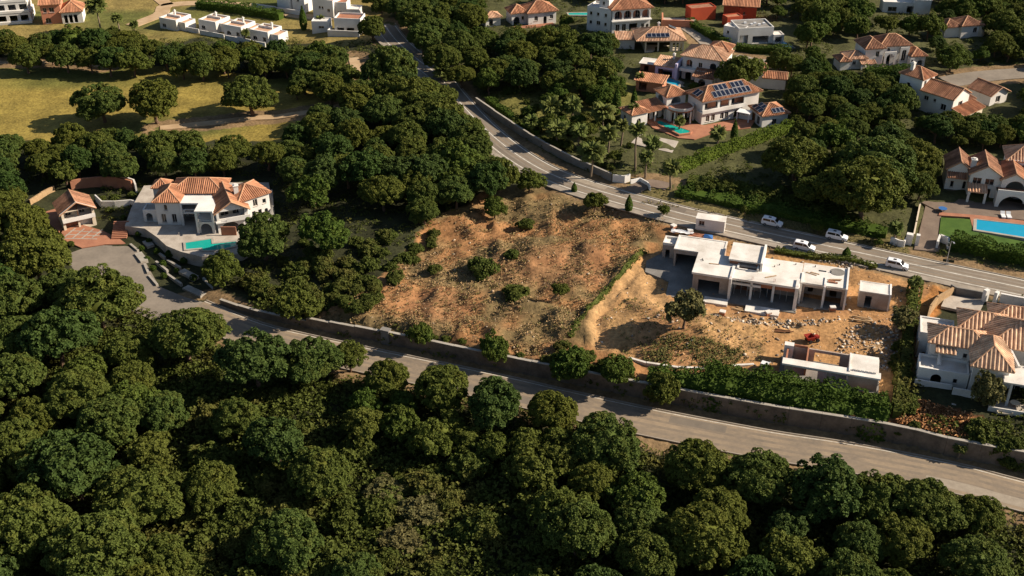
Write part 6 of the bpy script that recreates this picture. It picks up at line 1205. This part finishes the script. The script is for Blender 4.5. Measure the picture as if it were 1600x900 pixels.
plant('broad', 762, 126, 46, 'dense dark round tree at the bend of the upper road')
fill('pine', F4, 45, 7.5, 11, 0.66, 0.2)
F5 = [(1195, 235), (1215, 195), (1280, 178), (1390, 185), (1445, 215), (1478, 262), (1462, 325), (1400, 345), (1290, 325), (1200, 295)]
plant('pine', 1370, 255, 200 * 0.62, 'broad pine crown at the top of the wood beside the driveway'); plant('pine', 1350, 300, 130, 'large lit pine crown nearest the upper road'); plant('pine', 1243, 250, 96, 'tall pine at the start of the wood beside the bright hedge')
fill('pine', F5, 26, 8, 12, 0.7, 0.44)
TOPR = [[(1180, 80), (1310, 105), (1440, 112), (1440, 190), (1300, 182), (1195, 170), (1230, 110)], [(1230, -30), (1380, -30), (1370, 25), (1450, 28), (1480, 45), (1470, 66), (1350, 58), (1300, 75), (1240, 70)], [(1455, -30), (1680, -30), (1680, 110), (1560, 105), (1450, 105), (1450, 70), (1540, 66), (1540, 35), (1470, 30)], [(1445, 182), (1560, 180), (1680, 160), (1680, 235), (1480, 238), (1455, 215)], [(860, -30), (1240, -30), (1200, 20), (1160, 0), (1030, 5)], [(640, -30), (760, -30), (760, 15), (640, 15)]]
for q, n in zip(TOPR, (26, 24, 40, 16, 14, 8)): fill('broad' if q is TOPR[2] or q is TOPR[1] else 'pine', q, n, 6.5, 10, 0.64, 0.22)
plant('broad', 1158, 112, 70, 'dark spreading tree overlapping the lilac villa'); plant('broad', 1085, 135, 0.1 + 18, 'small dark tree behind the solar panel roof')
fill('shrub', [(470, 395), (560, 372), (640, 356), (610, 400), (560, 462), (490, 496), (400, 482), (385, 430), (440, 420)], 40, 2.2, 4.6, 0.5, 0.1)
fill('broad', [(850, 130), (980, 100), (985, 130), (960, 165), (880, 160)], 9, 4, 7, 0.6, 0.2)
fill('broad', [(790, 160), (850, 200), (960, 270), (990, 240), (960, 215), (860, 150)], 10, 3, 5, 0.6, 0.1, road=1)
fill('shrub', [(750, 140), (860, 130), (990, 200), (985, 280), (930, 265), (800, 195)], 40, 1.6, 3.6, 0.5, 0.0, road=0.5)
fill('shrub', [(1050, 318), (1100, 285), (1200, 300), (1300, 335), (1400, 362), (1390, 372), (1290, 355), (1180, 328)], 46, 2.0, 4.2, 0.5, 0.0, road=2.2)
fill('shrub', [(470, 505), (560, 465), (620, 400), (690, 338), (710, 350), (645, 412), (585, 478), (510, 508)], 20, 1.6, 3.4, 0.5, 0.0)
fill('shrub', [(620, 512), (1000, 590), (1000, 600), (620, 522)], 16, 1.0, 2.2, 0.5, 0.0, road=1.0)
fill('shrub', [(840, 560), (1000, 590), (1000, 575), (880, 540)], 6, 2, 3.2, 0.5, 0.0, road=1)
fill('shrub', [(1395, 520), (1440, 560), (1425, 660), (1400, 640), (1390, 560)], 16, 1.8, 3.2, 0.5, 0.0)
fill('shrub', [(1400, 665), (1600, 700), (1600, 725), (1400, 685)], 12, 1.5, 3.0, 0.5, 0.0, road=1.5)
fill('shrub', [(1095, 385), (1200, 400), (1330, 412), (1390, 425), (1330, 415), (1100, 380)], 8, 1.2, 2.2, 0.5, 0.0)
fill('shrub', [(70, 45), (240, 48), (330, 60), (100, 62)], 10, 2, 4, 0.5, 0.0)
fill('shrub', [(430, 15), (560, 25), (520, 50), (440, 30)], 8, 1.5, 3, 0.5, 0.0)
fill('shrub', [(560, 215), (440, 480), (390, 470), (380, 420), (430, 400)], 8, 2, 4, 0.5, 0.0)
fill('broad', [(1560, 20), (1680, 20), (1680, 150), (1590, 160), (1560, 100)], 8, 5, 8, 0.6, 0.2)

fill('broad', [(600, -30), (1680, -40), (1680, 240), (1480, 236), (1430, 190), (1240, 190), (1190, 150), (1190, 60), (1020, 0), (880, 60), (760, 60)], 110, 3.2, 6.0, 0.6, 0.0, tries=5000, road=2.0)
fill('pine', [(1440, -40), (1680, -40), (1680, 240), (1480, 236), (1440, 120)], 30, 5, 8, 0.6, 0.0, tries=3000)
# --- hedges
def hedge(label, px, wd, hgt, mat='hedge', dens=11, size=0.34, wob=0.25):
    l = resample([G(a, b) for a, b in px], 0.5); P, N_ = [], []
    o = l[0]; z0 = zland(o.x, o.y); hw, H_ = wd / 2, hgt
    A = offset(l, 0.0)
    for i in range(len(l) - 1):
        t = (l[i + 1] - l[i]); L_ = t.length; t = t / max(L_, 1e-6); n = Vector((t.y, -t.x)); m = int(dens * L_ * (wd + 2 * hgt))
        for _ in range(m):
            s_ = rnd.uniform(0, wd + 2 * H_); q = l[i] + t * rnd.uniform(0, L_); wv = 1 + wob * (float(vnoise(q.x, q.y, 1.6, 5)) - 0.5) * 2; hz = H_ * wv
            if s_ < H_: off, z, nn = hw * wv, s_ * wv, (n.x, n.y, 0.35)
            elif s_ < H_ + wd: off, z, nn = s_ - H_ - hw, hz, (0, 0, 1)
            else: off, z, nn = -hw * wv, (s_ - H_ - wd) * wv, (-n.x, -n.y, 0.35)
            x, y = q.x + n.x * off, q.y + n.y * off; P.append((x - o.x, y - o.y, zland(x, y) - z0 + z)); N_.append(nn)
    v, f = tufts(np.array(P), np.array(N_, float), size, 4); r = tag(empty('hedge', (o.x, o.y, z0)), label, 'hedge'); link('foliage', np_mesh('foliage', v, f, MAT[mat]), r)
    core = MB(); A, B = offset(l, hw * 0.7), offset(l, -hw * 0.7); k = len(l); vs_ = []
    for p, q in zip(A, B):
        for c, zz in ((p, -0.4), (p, H_ * 0.75), (q, H_ * 0.75), (q, -0.4)): vs_.append((c.x - o.x, c.y - o.y, zland(c.x, c.y) - z0 + zz))
    core.add(vs_, [(4 * i + j, 4 * i + j + 1, 4 * i + j + 5, 4 * i + j + 4) for i in range(k - 1) for j in range(3)] + [(0, 1, 2, 3), (4 * k - 1, 4 * k - 2, 4 * k - 3, 4 * k - 4)]); core.build('inner_branches', MAT[mat], r)
    return r
hedge('dark clipped hedge between lawn and upper road beside the driveway', [(1484, 384), (1520, 394), (1560, 402), (1600, 411), (1680, 428)], 3.0, 2.6, dens=9)
hedge('bright green hedge running down from the shelter to the palms', [(1240, 200), (1200, 214), (1160, 228), (1120, 242), (1085, 256), (1058, 268)], 2.4, 2.0, 'hedge_b', dens=9)
hedge('thick dark hedge on top of the retaining wall below the annex', [(1012, 590), (1060, 598), (1120, 608), (1200, 622), (1280, 636), (1340, 648), (1388, 658)], 3.4, 2.0, dens=9, wob=0.5)
hedge('second dark hedge row along the wall below the annex', [(1100, 592), (1160, 600), (1220, 610), (1300, 624), (1385, 640)], 2.6, 2.0, dens=9, wob=0.5)
hedge('low brush strip marking the boundary of the bare plot', [(1010, 392), (990, 412), (962, 440), (935, 470), (912, 500), (890, 530)], 0.8, 0.5, 'scrub', dens=7, size=0.28, wob=0.9)
hedge('overgrown dark scrub hedge along the verge behind the parked vans', [(1058, 303), (1110, 312), (1160, 322), (1220, 336), (1290, 349), (1385, 366)], 4.0, 1.5, 'hedge', dens=7, wob=0.7)
hedge('ragged scrub row under the wood, behind the verge hedge', [(1075, 285), (1130, 293), (1190, 308), (1260, 326), (1320, 338)], 4.5, 1.4, 'scrub', dens=6, wob=0.8)
hedge('straight hedge between the red house and the pale drive', [(1075, 38), (1100, 52), (1135, 72)], 2.2, 1.8, dens=8)
hedge('hedge in front of the white modern house', [(1150, 78), (1190, 82), (1235, 84)], 2.2, 2.0, dens=8)
hedge('hedge below the villa with the tall arch', [(1352, 118), (1390, 117), (1432, 120)], 3.0, 2.2, dens=8)
hedge('dark hedge along the sandy track above the cubic houses', [(310, 12), (350, 16), (400, 23), (440, 30)], 3.4, 2.4, dens=7)
hedge('clipped hedge inside the garden wall at the road bend', [(762, 160), (800, 188), (840, 212)], 1.6, 1.5, dens=8)
hedge('tall dark boundary hedge between the site and the striped roof villa', [(1428, 452), (1425, 490), (1418, 530), (1412, 570), (1405, 620), (1400, 655)], 1.8, 1.8, 'scrub', dens=8, wob=0.5)
hedge('ragged scrub bank along the verge below the parked vans', [(1210, 392), (1270, 402), (1330, 408), (1370, 420)], 1.6, 0.7, 'scrub', dens=7, wob=0.5)

# ---------------------------------------------------------------- undergrowth, dry brush
def in_any(px, py, polys):
    k = np.zeros(px.shape, bool)
    for q in polys: k |= inside(px, py, q)
    return k
n = 48000; gx = nrs.uniform(-205, 205, n); gy = nrs.uniform(100, 378, n); gx[:15000] = nrs.uniform(-95, 95, 15000); gy[:15000] = nrs.uniform(100, 172, 15000); gh = zland_v(gx, gy); ppx, ppy = project(gx, gy, gh)
ii = np.clip(np.searchsorted(ax, gx) - 1, 0, NX - 2); jj = np.clip(np.searchsorted(ay, gy) - 1, 0, NY - 2)
ok = (ppx > -220) & (ppx < 1820) & (ppy > -30) & (ppy < 960) & (DR[jj, ii] > 1.6) & ~insheet[jj, ii]
rect = [[(a, b), (c, b), (c, d), (a, d)] for a, b, c, d in KEEP]
rect = rect + [[(70, 360), (250, 340), (360, 400), (350, 470), (240, 470), (100, 410)], [(1000, 180), (1180, 180), (1130, 230), (980, 260)]]
ok &= ~in_any(ppx, ppy, [PLOT, GOLF, FAIR, BAREV] + rect)
lawnk = in_any(ppx, ppy, [GARD]) & (nrs.rand(n) > 0.72); ok &= ~lawnk
gx, gy, gh, ppx, ppy = gx[ok], gy[ok], gh[ok], ppx[ok], ppy[ok]
big = in_any(ppx, ppy, [SCRUB]); per = 9
cr = np.where(big, nrs.uniform(0.7, 1.7, len(gx)), np.where(ppy > 470, nrs.uniform(0.5, 1.5, len(gx)), nrs.uniform(0.35, 1.0, len(gx))))
d = unit(nrs.normal(0, 1, (len(gx) * per, 3))); d[:, 2] = np.abs(d[:, 2])
P = np.repeat(np.stack([gx, gy, gh], 1), per, 0) + d * np.repeat(cr, per)[:, None] * np.array([1, 1, 0.95])
v, f = tufts(P, d + np.array([0, 0, 0.4]), np.repeat(cr, per) * 0.27 + 0.12, 3, wide=0.34)
print('undergrowth faces', len(f))
tag(link('undergrowth', np_mesh('undergrowth', v, f, MAT['scrub'])), 'low leafy scrub covering the floor of the woods and gardens', kind='stuff')
def brush(name, label, poly, cnt, s0, s1, cols, k=3):
    xs = [q[0] for q in poly]; ys = [q[1] for q in poly]; A = nrs.uniform(min(xs), max(xs), cnt * 3); B = nrs.uniform(min(ys), max(ys), cnt * 3)
    kk = inside(A, B, poly); A, B = A[kk][:cnt], B[kk][:cnt]; W_ = np.array([tuple(G(a, b)) for a, b in zip(A, B)]); x, y = W_[:, 0], W_[:, 1]
    dens = vnoise(x, y, 4, 51) * 0.6 + vnoise(x, y, 1.5, 52) * 0.4; keep = dens > nrs.uniform(0.2, 0.62, len(x)); x, y = x[keep], y[keep]; z = zland_v(x, y)
    P = np.stack([x, y, z + 0.05], 1); v, f = tufts(P, np.tile(np.array([[0, 0, 1.0]]), (len(x), 1)), nrs.uniform(s0, s1, len(x)), k, lift=1.1, wide=0.2)
    c = np.array(cols)[nrs.randint(0, len(cols), len(x))] * nrs.uniform(0.7, 1.25, (len(x), 1)); return tag(link(name, np_mesh(name, v, f, MAT['bits'], np.repeat(c, k * 4, 0))), label, kind='stuff')
brush('dry_grass', 'dry brush and weeds over the bare plot', OPEN, 13000, 0.15, 0.48, [(0.36, 0.235, 0.115), (0.42, 0.28, 0.14), (0.30, 0.19, 0.09), (0.20, 0.15, 0.06), (0.34, 0.22, 0.105), (0.17, 0.145, 0.05), (0.25, 0.18, 0.08)])
brush('dry_grass', 'weeds on the earth mound and its green foot', [(940, 500), (985, 465), (1060, 490), (1200, 520), (1190, 565), (1080, 575), (980, 560)], 1100, 0.2, 0.45, [(0.14, 0.13, 0.04), (0.22, 0.16, 0.06), (0.10, 0.11, 0.03), (0.34, 0.2, 0.09)])
brush('weeds', 'green weeds at the foot of the earth mound', [(995, 540), (1060, 530), (1165, 550), (1150, 572), (1070, 574), (1005, 566)], 1300, 0.22, 0.5, [(0.10, 0.11, 0.03), (0.13, 0.125, 0.04), (0.17, 0.14, 0.05)])
brush('weeds', 'dry verge grass along the roads', [(1000, 318), (1200, 340), (1420, 388), (1420, 396), (1200, 352), (1010, 312)], 2500, 0.2, 0.5, [(0.16, 0.14, 0.05), (0.22, 0.17, 0.07)])
brush('weeds', 'ochre brush on the slope below the striped roof villa', [(1405, 612), (1440, 628), (1520, 655), (1515, 688), (1402, 662)], 1800, 0.3, 0.7, [(0.30, 0.13, 0.05), (0.18, 0.08, 0.03), (0.4, 0.22, 0.1)])
# ---------------------------------------------------------------- say which tree is which
LAND = [(330, 320, 'the orange roofed villa'), (110, 325, 'the small gabled house'), (165, 420, 'the turning head'), (604, 525, 'the wall pilaster'), (1150, 430, 'the unfinished house'), (1300, 580, 'the annex'), (1540, 570, 'the striped roof villa'), (1545, 290, 'the villa with brown gables'), (1450, 350, 'the driveway'), (1110, 165, 'the solar panel villa'), (1110, 100, 'the lilac villa'), (1030, 62, 'the villa with the long collector'), (965, 25, 'the tall arched villa'), (1105, 22, 'the red house'), (1185, 55, 'the modern house'), (1370, 85, 'the villa with the tall arch'), (1495, 140, 'the villa with stepped roofs'), (815, 22, 'the bright orange roof'), (1505, 48, 'the house with the round bay'), (1410, 10, 'the angular white house'), (100, 20, 'the salmon villa'), (350, 42, 'the cubic houses'), (510, 20, 'the town houses'), (240, 160, 'the fairway pines'), (388, 148, 'the lone fairway pine'), (610, 112, 'the big dome pine'), (720, 170, 'the road bend'), (930, 314, 'the lone roadside tree'), (925, 238, 'the garden palms'), (752, 419, 'the bare plot'), (1260, 358, 'the verge vans'), (620, 790, 'the dry brown thicket'), (0, 900, 'the bottom left corner'), (1600, 900, 'the bottom right corner'), (1100, 900, 'the bottom edge middle'), (300, 900, 'the bottom edge'), (0, 620, 'the left edge of the view'), (1300, 700, 'the lower road'), (960, 650, 'the kerb under the hedge start'), (0, 230, 'the upper left edge'), (560, 290, 'the dark hollow in the wood'), (1600, 30, 'the top right corner'), (660, 20, 'the top of the upper road'), (1600, 190, 'the right edge')]
def sector(dx, dy):
    a = math.degrees(math.atan2(-dy, dx)) % 360
    return ['right of', 'above and right of', 'above', 'above and left of', 'left of', 'below and left of', 'below', 'below and right of'][int((a + 22.5) // 45) % 8]
GRP = {'dark': 'dark evergreen trees among the woods', 'pine': 'umbrella pines of the woods', 'broad': 'leafy trees among woods and gardens', 'shrub': 'bushes and scrub'}
SHOW = {'dark': 'dark evergreen tree', 'pine': 'umbrella pine', 'broad': 'leafy tree', 'shrub': 'bush'}
_T = 'first second third fourth fifth sixth seventh eighth ninth tenth eleventh twelfth thirteenth fourteenth fifteenth sixteenth seventeenth eighteenth nineteenth twentieth'.split()
ORD = ['nearest'] + [q + ' nearest' for q in _T[1:]] + ['twenty-%s nearest' % q for q in _T[:9]] + ['thirtieth nearest'] + ['thirty-%s nearest' % q for q in _T[:9]]
_old = ['nearest', 'second nearest', 'third nearest', 'fourth nearest', 'fifth nearest', 'sixth nearest', 'seventh nearest', 'eighth nearest', 'ninth nearest', 'tenth nearest', 'eleventh nearest', 'twelfth nearest', 'thirteenth nearest', 'fourteenth nearest', 'fifteenth nearest']
bins = {}
for t in PLANTS:
    if t[8]: continue
    lx, ly, ph = min(LAND, key=lambda q: math.hypot(q[0] - t[2], (q[1] - t[3]) * 1.4)); dx, dy = t[2] - lx, t[3] - ly
    bins.setdefault((t[1], ph, sector(dx, dy)), []).append((math.hypot(dx, dy), t))
for (kd, ph, sec), l in bins.items():
    l.sort(key=lambda q: q[0])
    for i, (dst, t) in enumerate(l):
        o = t[0]; o['group'] = GRP[kd]
        o['label'] = ('%s %s %s' % (SHOW[kd], sec, ph)) if len(l) == 1 else ('%s %s %s, %s' % (SHOW[kd], sec, ph, ORD[min(i, 38)]))
print('plants', len(PLANTS), {k: sum(1 for t in PLANTS if t[1] == k) for k in KIND})
